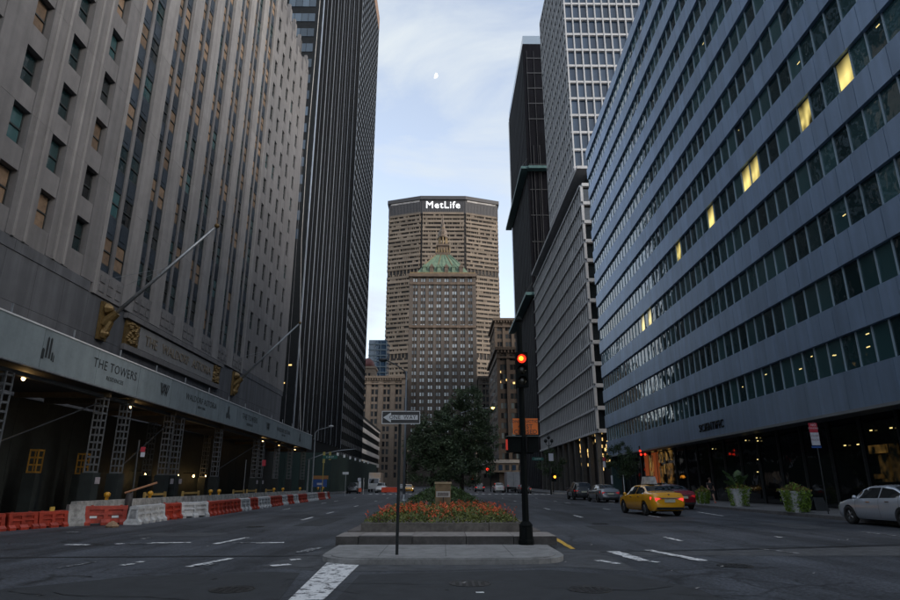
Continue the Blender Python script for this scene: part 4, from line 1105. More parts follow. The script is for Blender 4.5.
# striped low block (left)
low = thing('striped_block', 'low dark office block with white stripes beside the banded tower', 'building', (-33, 246, 0))
MB().box(-60, -33.4, 246.4, 322, .2, 27).build('core_wall', SPAN, low)
wb, nb = [], []
for k in range(6):
    wb.append((-.15, 38, 6 + k * 4.2, .6, 75.5, 1.7)); 
    for q in range(4): nb.append((-2.6 - q * 6.2, .15, 6.2 + k * 4.2, 3.4, .5, 1.6))
pieces(low, 'white_band', wb, mk('white_band', (.75, .70, .66), .6, var=.1, scale=.2), minpx=5); pieces(low, 'pale_window', nb, mk('pale_pane', (.42, .40, .40), .4, var=.2), minpx=4)
MB().box(-60, -32.7, 246, 322.5, 27, 28).build('parapet', DKGREY, low)
# glass tower slice and domed turret far behind
gt = thing('glass_tower', 'narrow blue glass tower in the gap left of the octagonal skyscraper', 'building', (-47, 430, 0))
MB().box(-54, -41, 430.5, 450, .2, 101).build('glass_core', GRIDGL, gt)
gi = [(-.4, .2, 20 + k * 4.1, 13.4, .5, .8) for k in range(20)] + [(x, .1, 60, .5, .4, 80) for x in (-6.6, -2.5, 1.5, 5.6)]
pieces(gt, 'floor_band', gi, mk('blue_band', (.06, .085, .11), .4, metal=.4), minpx=5)
tu = thing('domed_turret', 'stone turret with a dark red dome above the tan wing', 'building', (-47.5, 378, 0))
MB().box(-54, -42.6, 374, 386, .2, 70).build('wall', BRICKL, tu)
p = gy(367, 362, 378)
for q in range(3):
    MB().box(-51.4 + q * 2.4, -50.2 + q * 2.4, 373.7, 374.02, 58, 62).build('arched_opening', DW2, tu)
    MB().box(-51.4 + q * 2.4, -50.2 + q * 2.4, 373.7, 374.02, 64, 67).build('arched_opening', DW2, tu)
MB().box(-55, -42, 373.3, 387, 70, 71.3).build('cornice', BRICKL, tu)
MB().lathe([(4.4, 71.3), (4.6, 73), (3.6, 75.5), (1.8, 77), (.3, 77.6)], (-48, 380, 0), 14).build('dome', mk('red_dome', (.11, .03, .028), .6, var=.3), tu, smooth=True)
# ================================================================== STREET FURNITURE
# one way sign on its post
ow = thing('one_way_sign', 'black and white ONE WAY arrow sign on a thin dark post at the median nose', 'sign', (-.96, 13.4, .12))
MB().cyl((-.945, 13.4, .118), (-.945, 13.4, 3.0), .032, n=8).build('post', mk('dark_post', (.022, .027, .028), .5, metal=.3, var=.2), ow)
a, b = gy(382, 411, 13.33), gy(420, 424, 13.33)
cxs, czs, hw, hh = (a.x + b.x) / 2, (a.z + b.z) / 2, (b.x - a.x) / 2, (a.z - b.z) / 2
MB().box(cxs - hw, cxs + hw, 13.335, 13.350, czs - hh, czs + hh).build('sign_blade', mk('sign_black', (.018, .018, .02), .4, var=.1), ow)
SWH = mk('sign_white_face', (.66, .67, .68), .4, var=.05)
m = MB()
for x0, x1, z0, z1 in ((-hw, hw, hh - .014, hh), (-hw, hw, -hh, -hh + .014), (-hw, -hw + .014, -hh + .014, hh - .014), (hw - .014, hw, -hh + .014, hh - .014)): m.box(cxs + x0, cxs + x1, 13.330, 13.334, czs + z0, czs + z1)
m.build('border', SWH, ow)
ar = [(-hw + .03, 0), (-hw * .52, -hh * .78), (-hw * .52, -hh * .36), (hw * .88, -hh * .36), (hw * .88, hh * .36), (-hw * .52, hh * .36), (-hw * .52, hh * .78)]
MB().extrude([(cxs + x, czs + z) for x, z in ar], 13.329, 13.334, 'y').build('arrow', SWH, ow, fix=True)
for s, dx in (('ONE', -.13), ('WAY', .19)):
    text(s, .115, mk('sign_black', (.018, .018, .02)), ow, face_my((cxs + dx, 13.326, czs)), ext=.001, spacing=1.05)

# big signal post
SIG = mk('signal_black', (.006, .008, .008), .6, spec=.08, metal=.0, var=.2, scale=6)
PXX, PYY = gy(525, 500, 15.55).x, 15.55
sg = thing('signal_post', 'thick dark octagonal signal post with a red light, on the median apron', 'traffic light', (PXX, PYY, .12))
MB().lathe([(.185, .118), (.185, .2), (.165, .24), (.155, .52), (.165, .55), (.13, .60), (.09, .64)], (PXX, PYY, 0), 8).build('base_cabinet', SIG, sg)
MB().cyl((PXX, PYY, .62), (PXX, PYY, 5.6), .082, .062, 8).build('shaft', SIG, sg)
MB().box(PXX - .13, PXX - .05, PYY - .215, PYY - .20, .24, .5).build('hatch', SIG, sg)
MB().lathe([(.1, 5.6), (.11, 5.64), (.04, 5.72), (.01, 5.76)], (PXX, PYY, 0), 8).build('cap', SIG, sg)
rz_ = gy(521, 359, 15.3).z; rx_ = gy(521.5, 359, 15.3).x
hd_ = MB().box(rx_ - .15, rx_ + .15, 15.26, 15.44, rz_ - .72, rz_ + .17); hd_.build('signal_head', SIG, sg)
MB().cyl((PXX, 15.5, rz_ - .3), (rx_, 15.4, rz_ - .3), .03, n=6).build('bracket', SIG, sg)
RED = lamp_mat('red_signal', (1., .03, .012), .55); AMB = lamp_mat('amber_reflex', (1., .42, .03), .8)
DIML = mk('dark_lens', (.02, .018, .012), .25, var=.2)
for i, mt in enumerate((RED, DIML, DIML)):
    z = rz_ - i * .28
    MB().lathe([(.015, -.035), (.07, -.03), (.105, -.012), (.11, 0)], (rx_, 15.258, z), 16, 'y').build('signal_lens', mt, sg, smooth=True)
    v = MB()
    for j in range(10):
        t0, t1 = math.pi * (j / 10 - .02), math.pi * ((j + 1) / 10)
        for r in (.118,): v.quad((rx_ + r * math.cos(t0), 15.257, z + r * math.sin(t0)), (rx_ + r * math.cos(t1), 15.257, z + r * math.sin(t1)), (rx_ + r * math.cos(t1), 15.13, z + r * math.sin(t1) - .01), (rx_ + r * math.cos(t0), 15.13, z + r * math.sin(t0) - .01))
    v.build('visor', SIG, sg)
MB().lathe([(.01, -.012), (.05, -.01), (.06, 0)], (rx_ - .02, 15.222, rz_), 12, 'y').build('lens_glint', AMB, sg, smooth=True)  # glowing disc put in for the yellowish reflection in the red light
# orange panel, partly behind the post
a, b = gy(512.5, 418.5, 15.72), gy(538, 434.5, 15.72)
MB().box(a.x, b.x, 15.70, 15.715, b.z, a.z).build('orange_panel', mk('orange_sign', (.88, .19, .02), .5, var=.1, scale=5), sg)
for i, s in enumerate(('CONSTRUCTION', '49 ST', 'CLOSED')):
    text(s, .15 if i else .10, mk('sign_black', (.018, .018, .02)), sg, face_my(((a.x + b.x) / 2, 15.694, a.z - .08 - i * .13)), ext=.002, spacing=1.08)
MB().box(PXX - .04, PXX + .04, 15.64, 15.70, b.z + .05, a.z - .05).build('panel_clamp', SIG, sg)
# pedestrian heads
for x0, x1 in ((506.5, 521), (527.5, 538.5)):
    a, b = gy(x0, 437, 15.5), gy(x1, 452.5, 15.5)
    MB().box(a.x, b.x, 15.44, 15.66, b.z, a.z).build('walk_signal_box', SIG, sg)
    MB().box(a.x - .012, b.x + .012, 15.36, 15.66, a.z + .003, a.z + .018).build('walk_signal_hood', mk('hood_edge', (.10, .12, .12), .5, var=.1), sg)
a, b = gy(506.5, 439.5, 15.42), gy(508, 450, 15.42)
MB().box(a.x - .02, b.x - .005, 15.40, 15.438, b.z, a.z).build('red_hand', lamp_mat('red_hand', (1., .06, .03), .05), sg)
MB().box(PXX - .25, PXX + .25, 15.52, 15.56, gy(520, 453, 15.5).z - .02, gy(520, 453, 15.5).z + .02).build('cross_arm', SIG, sg)

# median street lamp
LY = 45.0
sl = thing('street_lamp', 'tall street lamp on the median with a slanting arm', 'street lamp', (gy(404, 490, LY).x, LY, .2))
lx = gy(404, 490, LY).x; ztl = gy(404, 371, LY).z
MB().cyl((lx, LY, .2), (lx, LY, ztl), .10, .06, 10).build('pole', mk('lamp_pole_grey', (.20, .22, .24), .45, metal=.5, var=.15), sl, smooth=True)
MB().lathe([(.24, .2), (.24, .35), (.16, .5), (.11, .8)], (lx, LY, 0), 10).build('base', GALV, sl)
e = gy(386, 360, LY)
MB().tube([(lx, LY, ztl - .6), (lx - .15, LY, ztl), ((lx + e.x) / 2, LY, ztl + .45), (e.x, LY, e.z)], .045, 7).build('arm', DKGREY, sl, smooth=True)
MB().lathe([(.03, -.35), (.12, -.2), (.15, 0), (.12, .22), (.03, .3)], (e.x - .2, LY, e.z), 8, 'x').build('lamp_head', DKGREY, sl, smooth=True)
MB().box(lx - .12, lx + .12, LY - .02, LY + .02, ztl - 2.9, ztl - 2.0).build('banner_bracket', DKGREY, sl)
# lit lamp arm in the tree
l2 = thing('street_lamp', 'street lamp with a small lit amber head beside the median trees', 'street lamp', (3.3, 62, 0))
hz = gy(492, 408, 62)
MB().cyl((hz.x - 3.2, 62.2, .3), (hz.x - 3.2, 62.2, hz.z - .4), .09, .06, 8).build('pole', DKGREY, l2)
MB().tube([(hz.x - 3.2, 62.2, hz.z - .5), (hz.x - 1.6, 62.1, hz.z - .05), (hz.x, 62, hz.z)], .04, 6).build('arm', GALV, l2)
MB().lathe([(.03, -.3), (.12, -.15), (.14, .1), (.03, .3)], (hz.x, 62, hz.z + .08), 8, 'x').build('lamp_head', DKGREY, l2)
MB().lathe([(.02, -.2), (.1, -.1), (.11, .1), (.02, .2)], (hz.x + .05, 61.95, hz.z - .02), 8, 'x').build('lens', lamp_mat('amber_lamp', (1., .62, .12), 5), l2)

# mast arm with street name blade at the shed end
ma = thing('signal_mast', 'grey curved signal mast arm reaching over the road at the shed end', 'traffic light', (-16.4, 78, .15))
pt = [gy(*q, 78) for q in ((307, 490), (307.5, 460), (313, 458), (325, 453.5), (340, 450.5), (356, 449))]
MB().cyl((pt[0].x, 78, .15), (pt[0].x, 78, pt[1].z), .12, .09, 8).build('pole', GALV, ma)
MB().tube(pt[1:], .075, 8, .04).build('arm', GALV, ma, smooth=True)
a, b = gy(323, 455.5, 78), gy(337.5, 459, 78)
MB().box(a.x, b.x, 77.9, 77.93, b.z, a.z).build('name_blade', mk('street_sign_green', (.01, .11, .085), .5, var=.1), ma)
text('E 49 ST', .3, SWH, ma, face_my(((a.x + b.x) / 2, 77.89, (a.z + b.z) / 2)), ext=.002)
YSIG = mk('signal_yellow', (.45, .36, .10), .5, var=.2)
for px_, p0, p1 in ((324, 452, 463), (330, 452, 460)):
    a, b = gy(px_ - .8, p0, 78), gy(px_ + .8, p1, 78); MB().box(a.x, b.x, 77.94, 78.1, b.z, a.z).build('signal_head', YSIG, ma)
for px_, pz in ((324, 458),): MB().lathe([(.02, -.02), (.1, 0)], (gy(px_, pz, 77.9).x, 77.93, gy(px_, pz, 77.9).z), 8, 'y').build('signal_lens', DIML, ma)
a = gy(323.5, 465, 78); b = gy(323.5, 476, 78)
MB().cyl((a.x, 78, .15), (a.x, 78, a.z + 1.2), .05, n=6).build('side_post', YSIG, ma)
cl = thing('street_lamp', 'curved street lamp above the far end of the shed fascia', 'street lamp', (gy(313, 470, 76).x, 76.6, .15))
q0 = gy(313, 470, 76.6); q1 = gy(331, 426.5, 76.6)
MB().cyl((q0.x, 76.6, .15), (q0.x, 76.6, gy(313, 433, 76.6).z), .1, .07, 8).build('pole', GALV, cl)
MB().tube([(q0.x, 76.6, gy(313, 433, 76.6).z), (q0.x + .3, 76.6, gy(316, 430, 76.6).z), (q1.x, 76.6, q1.z)], .05, 6).build('arm', GALV, cl)
MB().lathe([(.03, -.3), (.13, -.1), (.13, .15), (.03, .35)], (q1.x, 76.6, q1.z + .03), 8, 'x').build('lamp_head', mk('lamp_head_pale', (.5, .5, .5), .4), cl)

# plate signs on posts
def post_sign(label, px_, y_ground, top, plates, Y, X=None, postm=GALV, lean=0., r=.028):
    g_ = gy(px_, y_ground, Y); X = g_.x if X is None else X
    zt = gy(px_, top, Y).z
    t = thing('post_sign', label, 'sign', (X, Y, max(0, g_.z)))
    MB().cyl((X, Y, .0 if abs(X) < 17 else .148), (X + lean, Y, zt), r, n=6).build('post', postm, t)
    for x0, y0, x1, y1, mt in plates:
        a, b = gy(x0, y0, Y - .05), gy(x1, y1, Y - .05); MB().box(a.x, b.x, Y - .06, Y - .05, b.z, a.z).build('plate', mt, t)
    return t
REDP = mk('sign_red', (.45, .03, .05), .5, var=.1); WHP = mk('sign_pale', (.55, .55, .6), .5, var=.12, scale=12); BLP = mk('sign_blue', (.03, .09, .30), .5)
t = post_sign('red and white parking rule sign on a thin post by the office block', 815, 505, 422, [], 30, X=18.0, postm=DKGREY)
ps = gy(813, 430, 30).z
PTXT = mk('plate_print', (.16, .05, .06), .6); 
def rplate(y0, y1, x0, x1, mt, nm='plate'):
    a, b = gy(x0, y0, 29.9), gy(x1, y1, 29.9); return MB().box(a.x, b.x, 29.93, 29.945, b.z, a.z).build(nm, mt, t)
rplate(423, 432.4, 808.5, 818.5, REDP); rplate(432.6, 445.2, 810.5, 821, WHP); rplate(446, 448, 812, 822, BLP)
for i, (s, zz, sz, mt) in enumerate((('NO', 425.2, .16, SWH), ('STANDING', 428.3, .1, SWH), ('EXCEPT', 436, .12, PTXT), ('TRUCKS', 440, .12, PTXT))):
    text(s, sz, mt, t, face_my((gy(813.5 if i < 2 else 815.8, zz, 29.9).x, 29.925, gy(813.5, zz, 29.9).z)), ext=.001)
post_sign('leaning dark post with a small red and white plate among the barriers', 134, 511, 440, [(141, 447, 145, 452, REDP), (141, 452.3, 144.5, 457, WHP)], 26.4, X=-12.75, postm=DKGREY, lean=-.05, r=.035)
post_sign('thin post with a red plate before the shed columns', 264, 500, 460, [(262.5, 460, 265.5, 466, REDP)], 50, X=-15.6, postm=GALV)
post_sign('white rectangular sign plate on a pale post past the barriers', 345, 494, 472, [(342.6, 472, 348.6, 474.6, WHITE)], 84, postm=mk('pale_post', (.45, .45, .45), .5))
post_sign('pale striped bollard sign with a red foot beyond the barriers', 359.5, 492, 478, [(357.8, 478, 361, 481, WHP), (358.6, 481.2, 361, 488, WHITE), (358.6, 488.2, 361.5, 492, mk('orange_foot', (.7, .12, .05), .6))], 95, X=-11.9, r=.06)
nb_ = post_sign('blue board with an orange header by the end of the shed', 320, 494, 478, [], 80, X=-15.4)
for x0, y0, x1, y1, mt in ((313, 479.5, 326.5, 487, BLP), (313.2, 475.8, 328, 479.2, mk('orange_header', (.42, .19, .06), .6)), (317, 483, 322, 485, WHP)):
    a, b = gy(x0, y0, 79.8), gy(x1, y1, 79.8); MB().box(a.x, b.x, 79.85 - (.02 if mt is WHP else 0), 79.9 - (.015 if mt is WHP else 0), b.z, a.z).build('plate', mt, nb_)
# right side posts: ornate twin lamp, sign post, green name blade
ol = thing('ornate_lamp', 'dark ornate cluster lamp post by the podium building', 'street lamp', (gy(550, 490, 84).x, 84, .15))
ox = gy(550, 470, 84).x; oz = gy(550, 441, 84).z
MB().cyl((ox, 84, .15), (ox, 84, oz), .09, .05, 8).build('pole', BLACKM, ol)
for dx, dz in ((-.42, 0), (.42, 0), (0, .45)):
    MB().tube([(ox, 84, oz - .7), (ox + dx * .8, 84, oz - .5 + dz * .5), (ox + dx, 84, oz - .25 + dz)], .04, 5).build('arm', BLACKM, ol)
    MB().lathe([(.05, -.25), (.2, -.15), (.24, .05), (.14, .22), (.02, .3)], (ox + dx, 84, oz + dz), 8).build('lantern', BLACKM, ol)
a, b = gy(548.6, 453.5, 83.8), gy(553.6, 461, 83.8); MB().box(a.x, b.x, 83.85, 83.88, b.z, a.z).build('plate', WHP, ol)
t = post_sign('green street name blade on a post past the signal post', 542, 493, 455, [(532, 457.5, 543.5, 460.5, mk('street_sign_green', (.01, .11, .085)))], 80, X=13.0 + 4.4, postm=BLACKM, r=.06)
a = gy(538, 459, 79.9); text('E 49 ST', .26, SWH, t, face_my((a.x, 79.93, a.z)), ext=.002)
post_sign('slim white sign plate on a post beside the parked cars', 612, 492, 475, [(610.7, 475.5, 613, 484, WHP)], 62, X=17.6, postm=WHITE)
post_sign('red and white parking plate by the small street tree', 604, 500, 457, [(602.6, 457.5, 605.4, 461, REDP), (602.8, 461.3, 605.8, 467.5, WHP)], 58, X=None, postm=DKGREY)
fs = thing('far_signal', 'small dark signal with one amber light by the podium corner', 'traffic light', (gy(554, 490, 88).x, 88, .15))
a = gy(554, 477, 88); MB().cyl((a.x - .4, 88, .15), (a.x - .4, 88, a.z + 1.2), .08, n=6).build('pole', BLACKM, fs)
MB().box(a.x - .35, a.x + .3, 87.9, 88.2, a.z - .6, a.z + .5).build('signal_head', SIG, fs)
MB().lathe([(.02, -.05), (.16, -.02), (.18, 0)], (a.x + .1, 87.89, a.z), 10, 'y').build('signal_lens', lamp_mat('orange_signal', (1, .35, .03), 1), fs)
rs = thing('far_signal', 'small dark signal head with two red lights at the far crossing right of the trees', 'traffic light', (gy(473, 488, 150).x, 150, .15))
a = gy(473, 475, 150); MB().cyl((a.x, 150.2, .0), (a.x, 150.2, a.z + 1), .1, n=6).build('pole', BLACKM, rs); MB().box(a.x - .4, a.x + .4, 150, 150.2, a.z - 2, a.z + .6).build('signal_head', SIG, rs)
for dz in (0, -1.0): MB().lathe([(.02, -.05), (.24, -.02), (.26, 0)], (a.x, 149.98, a.z + dz), 10, 'y').build('signal_lens', RED, rs)
rs = thing('far_signal', 'hanging signal with a red light before the brown stone block', 'traffic light', (gy(487.5, 488, 130).x, 130, 0))
a = gy(487.5, 469.5, 130); MB().cyl((a.x + .6, 130.2, 0), (a.x + .6, 130.2, a.z + 1), .1, n=6).build('pole', BLACKM, rs); MB().box(a.x - .35, a.x + .8, 130, 130.2, a.z - .9, a.z + .5).build('signal_head', SIG, rs)
MB().lathe([(.02, -.05), (.27, -.02), (.3, 0)], (a.x, 129.98, a.z), 10, 'y').build('signal_lens', RED, rs)
tl = thing('far_signal', 'three red lights on a dark signal under the blue office block', 'traffic light', (gy(642, 490, 60).x, 60, .15))
MB().cyl((gy(642, 470, 60).x, 60.2, .148), (gy(642, 470, 60).x, 60.2, 5), .07, n=6).build('pole', BLACKM, tl)
for px_, py_ in ((640, 451), (641, 454.6), (645, 454.4)):
    a = gy(px_, py_, 60); MB().cyl((a.x, 60, a.z), (gy(642, 470, 60).x, 60.2, a.z), .025, n=5).build('lamp_arm', BLACKM, tl); MB().lathe([(.02, -.05), (.1, -.02), (.11, 0)], (a.x, 59.97, a.z), 8, 'y').build('signal_lens', RED, tl)
# rope hanging past the hotel corner
rp1 = MB(); P = [gy(320.5, -5, 86), gy(314, 70, 86), gy(307, 150, 86), gy(301.5, 240, 86), gy(300, 320, 86), gy(300.5, 445, 86)]
rp1.tube(P, .05, 5)
tag(rp1.build('hanging_rope', mk('rope_pale', (.42, .41, .40), .8)), 'pale rope hanging down past the far corner of the hotel', 'rope')
rp2 = MB(); rp2.tube([gy(303, 150, 86.5), gy(293, 300, 86.5), gy(283, 440, 86.5)], .03, 4)
tag(rp2.build('hanging_rope', mk('rope_dim', (.2, .2, .21), .8)), 'thin dim rope slanting across the dark gap beside the hotel', 'rope')
# ================================================================== ROAD BARRIERS
def barrier_mesh(L_, mat):
    """hollow plastic traffic barrier: flared foot, ribs, forklift pockets, lugs on top"""
    m = MB(); h = L_ / 2
    foot = [(-.30, 0), (.30, 0), (.30, .14), (.20, .30), (-.20, .30), (-.30, .14)]
    n_ = max(2, int(L_ / .62)); cell = (L_ - .16) / n_
    # foot with openings between blocks
    y = -h
    for k in range(n_ + 1):
        w = .30; c_ = -h + .08 + k * cell
        m.extrude(foot, max(-h, c_ - w / 2), min(h, c_ + w / 2), 'y')
    m.extrude([(-.20, .10), (.20, .10), (.185, .30), (-.185, .30)], -h + .02, h - .02, 'y')
    m.extrude([(-.14, .30), (.14, .30), (.10, .80), (-.10, .80)], -h + .01, h - .01, 'y')
    m.extrude([(-.16, .80), (.16, .80), (.145, .96), (.06, 1.0), (-.06, 1.0), (-.145, .96)], -h, h, 'y')
    for k in range(n_ + 1):
        c_ = -h + .08 + k * cell
        m.extrude([(-.20, .30), (.20, .30), (.16, .80), (-.16, .80)], max(-h, c_ - .07), min(h, c_ + .07), 'y')
    for k in range(n_):
        c_ = -h + .08 + (k + .5) * cell
        m.extrude([(-.18, .52), (.18, .52), (.165, .62), (-.165, .62)], c_ - cell / 2, c_ + cell / 2, 'y')
    for c_ in (-h + .22, h - .22): m.cyl((0, c_, 1.0), (0, c_, 1.04), .05, n=8)
    return m.mesh('barrier', mat)
BRED = mk('barrier_red', (.40, .045, .022), .5, var=.2, scale=2, dirt=.35, rnd=.12)
BWHT = mk('barrier_white', (.55, .56, .57), .5, var=.12, scale=2, dirt=.4, rnd=.08)
seq = []
def bpos(px_): # foot line of the barriers on the road
    pts = [(0, 531), (60, 526.5), (122, 523.5), (131, 525), (160, 520.5), (180, 518), (205, 516.5), (237, 511.5), (262, 508), (285, 504.5), (305, 502), (328, 498.5)]
    for (x0, y0), (x1, y1) in zip(pts, pts[1:]):
        if x0 <= px_ <= x1: return gz(px_, y0 + (y1 - y0) * (px_ - x0) / (x1 - x0))
    return gz(px_, 531)
runs = [(-45, 2, 'R'), (2, 33, 'R'), (33, 63.5, 'R'), (82, 126, 'R'), (131, 160, 'W'), (160, 177, 'R'), (177, 205, 'W'), (205, 237, 'R'), (237.5, 247, 'W'), (247, 255, 'R'), (255, 267.5, 'W'), (267.5, 279.5, 'R'), (279.5, 285, 'W'), (285, 291, 'R'), (291, 296, 'W'), (296, 305, 'R'), (305, 316, 'W'), (316, 323, 'R'), (323, 325.5, 'W'), (325.5, 328, 'R')]
near = {'R': 0, 'W': 0}
for i, (a, b, c_) in enumerate(runs):
    p, q = (bpos(a), bpos(b)) if a >= 0 else (bpos(0) + (bpos(0) - bpos(33)) * .9, bpos(0))
    d = q - p; L_ = d.length; ang = math.atan2(-d.x, d.y)
    colr = 'red' if c_ == 'R' else 'white'
    prev = 'the pale concrete block' if i in (2, 3) else None
    lab = {0: 'red plastic road barrier farthest from the barrier line end, cut off by the picture edge', 1: 'red plastic road barrier before the dark shed, first of the skewed pair', 2: 'red plastic road barrier butting against the grey concrete block', 3: 'red plastic road barrier between the concrete block and the leaning post',
           4: 'white plastic road barrier beside the leaning post', 7: 'longest red plastic road barrier in the line along the shed'}.get(i)
    grp = None
    if lab is None: near[c_] += 1; lab = '%s short %s plastic barrier along the shed past the leaning post' % (ORD[near[c_] - 1], colr); grp = '%s barriers lined up along the shed' % colr
    if i == 0: lab = 'red plastic road barrier at the street corner end of the line'
    o = bpy.data.objects.new('road_barrier', barrier_mesh(max(.6, L_ - .05), BRED if c_ == 'R' else BWHT)); C.objects.link(o)
    o.location = ((p.x + q.x) / 2, (p.y + q.y) / 2, 0); o.rotation_euler = (0, 0, ang)
    o.scale = (1, 1, .56 if i < 3 else .69)
    tag(o, lab, 'barrier', grp or 'plastic road barriers')
    if i == 3:                                                       # white stickers in the pockets
        for s_ in (-.42, .32): MB().box(.152, .165, s_ - .12, s_ + .12, .36, .48).build('sticker', WHITE, o, local=True)
# concrete blocks
CBL = mk('concrete_barrier', (.36, .35, .33), .85, var=.3, scale=3, dirt=.45)
def conc_block(p, q, label, h=.95, grp=None):
    d = q - p; m = MB(); L_ = d.length
    m.extrude([(-.30, 0), (.30, 0), (.30, .08), (.19, .33), (.11, h), (-.11, h), (-.19, .33), (-.30, .08)], -L_ / 2, L_ / 2, 'y')
    o = m.build('concrete_barrier', CBL); o.location = ((p.x + q.x) / 2, (p.y + q.y) / 2, 0); o.rotation_euler = (0, 0, math.atan2(-d.x, d.y))
    return tag(o, label, 'barrier', grp)
o = conc_block(bpos(64.5), bpos(81.5), 'stained grey concrete barrier block between two red barriers', .76)
MB().box(.12, .20, -.95, -.80, .1, .7).build('yellow_edge', mk('yellow_edge', (.5, .34, .06), .7, var=.3), o, local=True)
y = 24.5
for i in range(11):
    conc_block(Vector((-14.0, y, 0)), Vector((-14.05, y + 3.6, 0)), '%s concrete barrier of the second row, counted from the street corner' % ORD[i], .86, 'concrete barriers of the second row')
    y += 3.7
YLAMP = mk('amber_lens', (.62, .30, .02), .3, var=.1)
for i, (px_, py_) in enumerate([(106, 503), (149, 503.5), (210, 497), (219, 493), (274, 489.5), (283, 489), (300, 490), (318, 490.5), (323, 490.5)]):
    p = gx(px_, py_, -14.0)
    t = thing('barrier_lamp', '%s amber warning lamp on the concrete row, counted from the street corner' % ORD[i], 'lamp', (-14.0, p.y, .86), group='amber lamps on the barriers')
    MB().box(-14.05, -13.95, p.y - .05, p.y + .05, .86, .96).build('mount', YLAMP, t)
    MB().lathe([(.04, .96), (.12, 1.0), (.13, 1.12), (.05, 1.18)], (-14.0, p.y, 0), 10).build('lens', YLAMP, t, smooth=True)
for i, (Y, X) in enumerate([(31, -14.4), (35.5, -14.4), (44, -14.4), (47, -14.4), (52, -14.4)]):
    t = MB().box(X - .05, X + .05, Y - .05, Y + .05, 0, 1.12).box(X - .03, X + .03, Y + .05, Y + 2.2, .95, 1.06).box(X - .05, X + .05, Y + 2.2, Y + 2.3, 0, 1.12).build('trestle', mk('trestle_timber', (.40, .26, .08), .7, var=.3))
    tag(t, '%s low yellow timber trestle behind the barriers, counted from the leaning post' % ORD[i], 'barrier', 'yellow trestles behind the barriers')
fr = thing('yellow_frame', 'yellow steel door frame standing in the dark under the shed', 'frame', (-17.2, 24.2, .15))
a = gx(0, 492, -17.2)
MB().box(-17.25, -17.15, 24.05, 24.13, .15, 2.6).build('upright', LACEY, fr); MB().box(-17.25, -17.15, 22.6, 24.05, 2.5, 2.6).build('head', LACEY, fr)
rub = tag(MB().lathe([(.02, 0), (.22, .0), (.26, .05), (.15, .16), (.03, .22)], gz(112, 527.5), 6).build('debris', mk('debris_brown', (.28, .18, .11), .9, var=.4, scale=9)), 'small heap of brown debris at the foot of a red barrier', 'debris')
tp = bpos(128); tp2 = Vector((tp.x - .3, tp.y + .4, 0))
bs = MB().lathe([(.28, 0), (.28, .1), (.12, .16), (.10, .5), (.14, .9), (.12, 1.15)], tp2, 10).build('drum_post', mk('dark_drum', (.05, .045, .045), .7, var=.3)); tag(bs, 'dark round post stub between the red and white barriers', 'post')
ppl = MB().cyl((tp2.x - .2, tp2.y, 1.15), (tp2.x + .9, tp2.y + .3, 1.55), .04, n=6).build('plank', mk('plank_wood', (.35, .17, .09), .7, var=.2)); tag(ppl, 'short tan plank lying across the post stub by the barriers', 'plank')

# ================================================================== PLANTERS ON THE RIGHT PAVEMENT
POTM = mk('white_planter', (.55, .56, .58), .55, var=.12, scale=2, streak=.2)
IVY = leaf_mat('lime_leaf', (.07, .15, .015), (.22, .33, .04))
PALM = leaf_mat('palm_leaf', (.025, .06, .02), (.06, .11, .03)); RUSTL = leaf_mat('russet_leaf', (.10, .05, .02), (.22, .13, .03))
def planter(px_, py_, w, h, label, seed, palm=True, blobs=1.):
    random.seed(seed); p = gz(px_, py_, .15)
    t = thing('planter', label, 'planter', (p.x, p.y, .15)); m = MB()
    r0, r1 = w * .36, w * .5
    m.lathe([(r0, .152), (r0 + .01, .2), (r0 + (r1 - r0) * .33, .15 + h * .3), (r0 + (r1 - r0) * .36, .15 + h * .31), (r1, .15 + h), (r1 + .04, .15 + h), (r1 + .04, .15 + h * 1.07), (r1 - .04, .15 + h * 1.07), (r1 - .06, .15 + h * .95), (.02, .15 + h * .93)], (p.x, p.y, 0), 20)
    m.build('pot', POTM, t)
    lf = MB(); rl = MB(); pm = MB()
    for ang in (random.uniform(-2.2, -.9), random.uniform(-3.6, -2.6), random.uniform(-.6, .6), random.uniform(-1.6, -1.2)):
        for k in range(int(190 * blobs)):                             # trailing leaves over the rim
            s_ = random.random(); a_ = ang + random.gauss(0, .22)
            rr = (r0 + (r1 - r0) * (1 - s_)) + .05 + abs(random.gauss(0, .06))
            leaf(lf, (p.x + rr * math.cos(a_), p.y + rr * math.sin(a_), .2 + h * 1.05 * (1 - s_)), random.uniform(.04, .075))
    for k in range(int(420 * blobs)):
        a_ = random.uniform(0, 6.28); rr = random.uniform(0, r1 + .16) 
        leaf(lf if random.random() < .45 else rl, (p.x + rr * math.cos(a_), p.y + rr * math.sin(a_), .15 + h * 1.05 + random.uniform(0, .42) * (1.1 - rr / (r1 + .2))), random.uniform(.04, .08))
    if palm:
        for k in range(9):
            a_ = random.uniform(0, 6.28); L_ = random.uniform(.7, 1.15); tip = Vector((p.x + math.cos(a_) * L_ * .75, p.y + math.sin(a_) * L_ * .75, .15 + h + random.uniform(.4, 1.15)))
            b0_ = Vector((p.x, p.y, .15 + h)); md = b0_.lerp(tip, .55) + Vector((0, 0, .35)); side = Vector((-math.sin(a_), math.cos(a_), 0)) * random.uniform(.07, .11)
            pm.add([b0_, md - side, tip, md + side], [(0, 1, 2), (0, 2, 3)])
            for j in range(7):
                f_ = .35 + j * .09; c_ = b0_.lerp(tip, f_) + Vector((0, 0, .3 * (1 - abs(f_ - .55) * 1.6)))
                for s_ in (-1, 1): pm.add([c_, c_ + side.normalized() * s_ * .28 + Vector((0, 0, -.1)), c_ + (tip - b0_).normalized() * .1], [(0, 1, 2)])
        pm.build('palm_fronds', PALM, t)
    lf.build('trailing_leaves', IVY, t); rl.build('bushy_leaves', RUSTL, t)
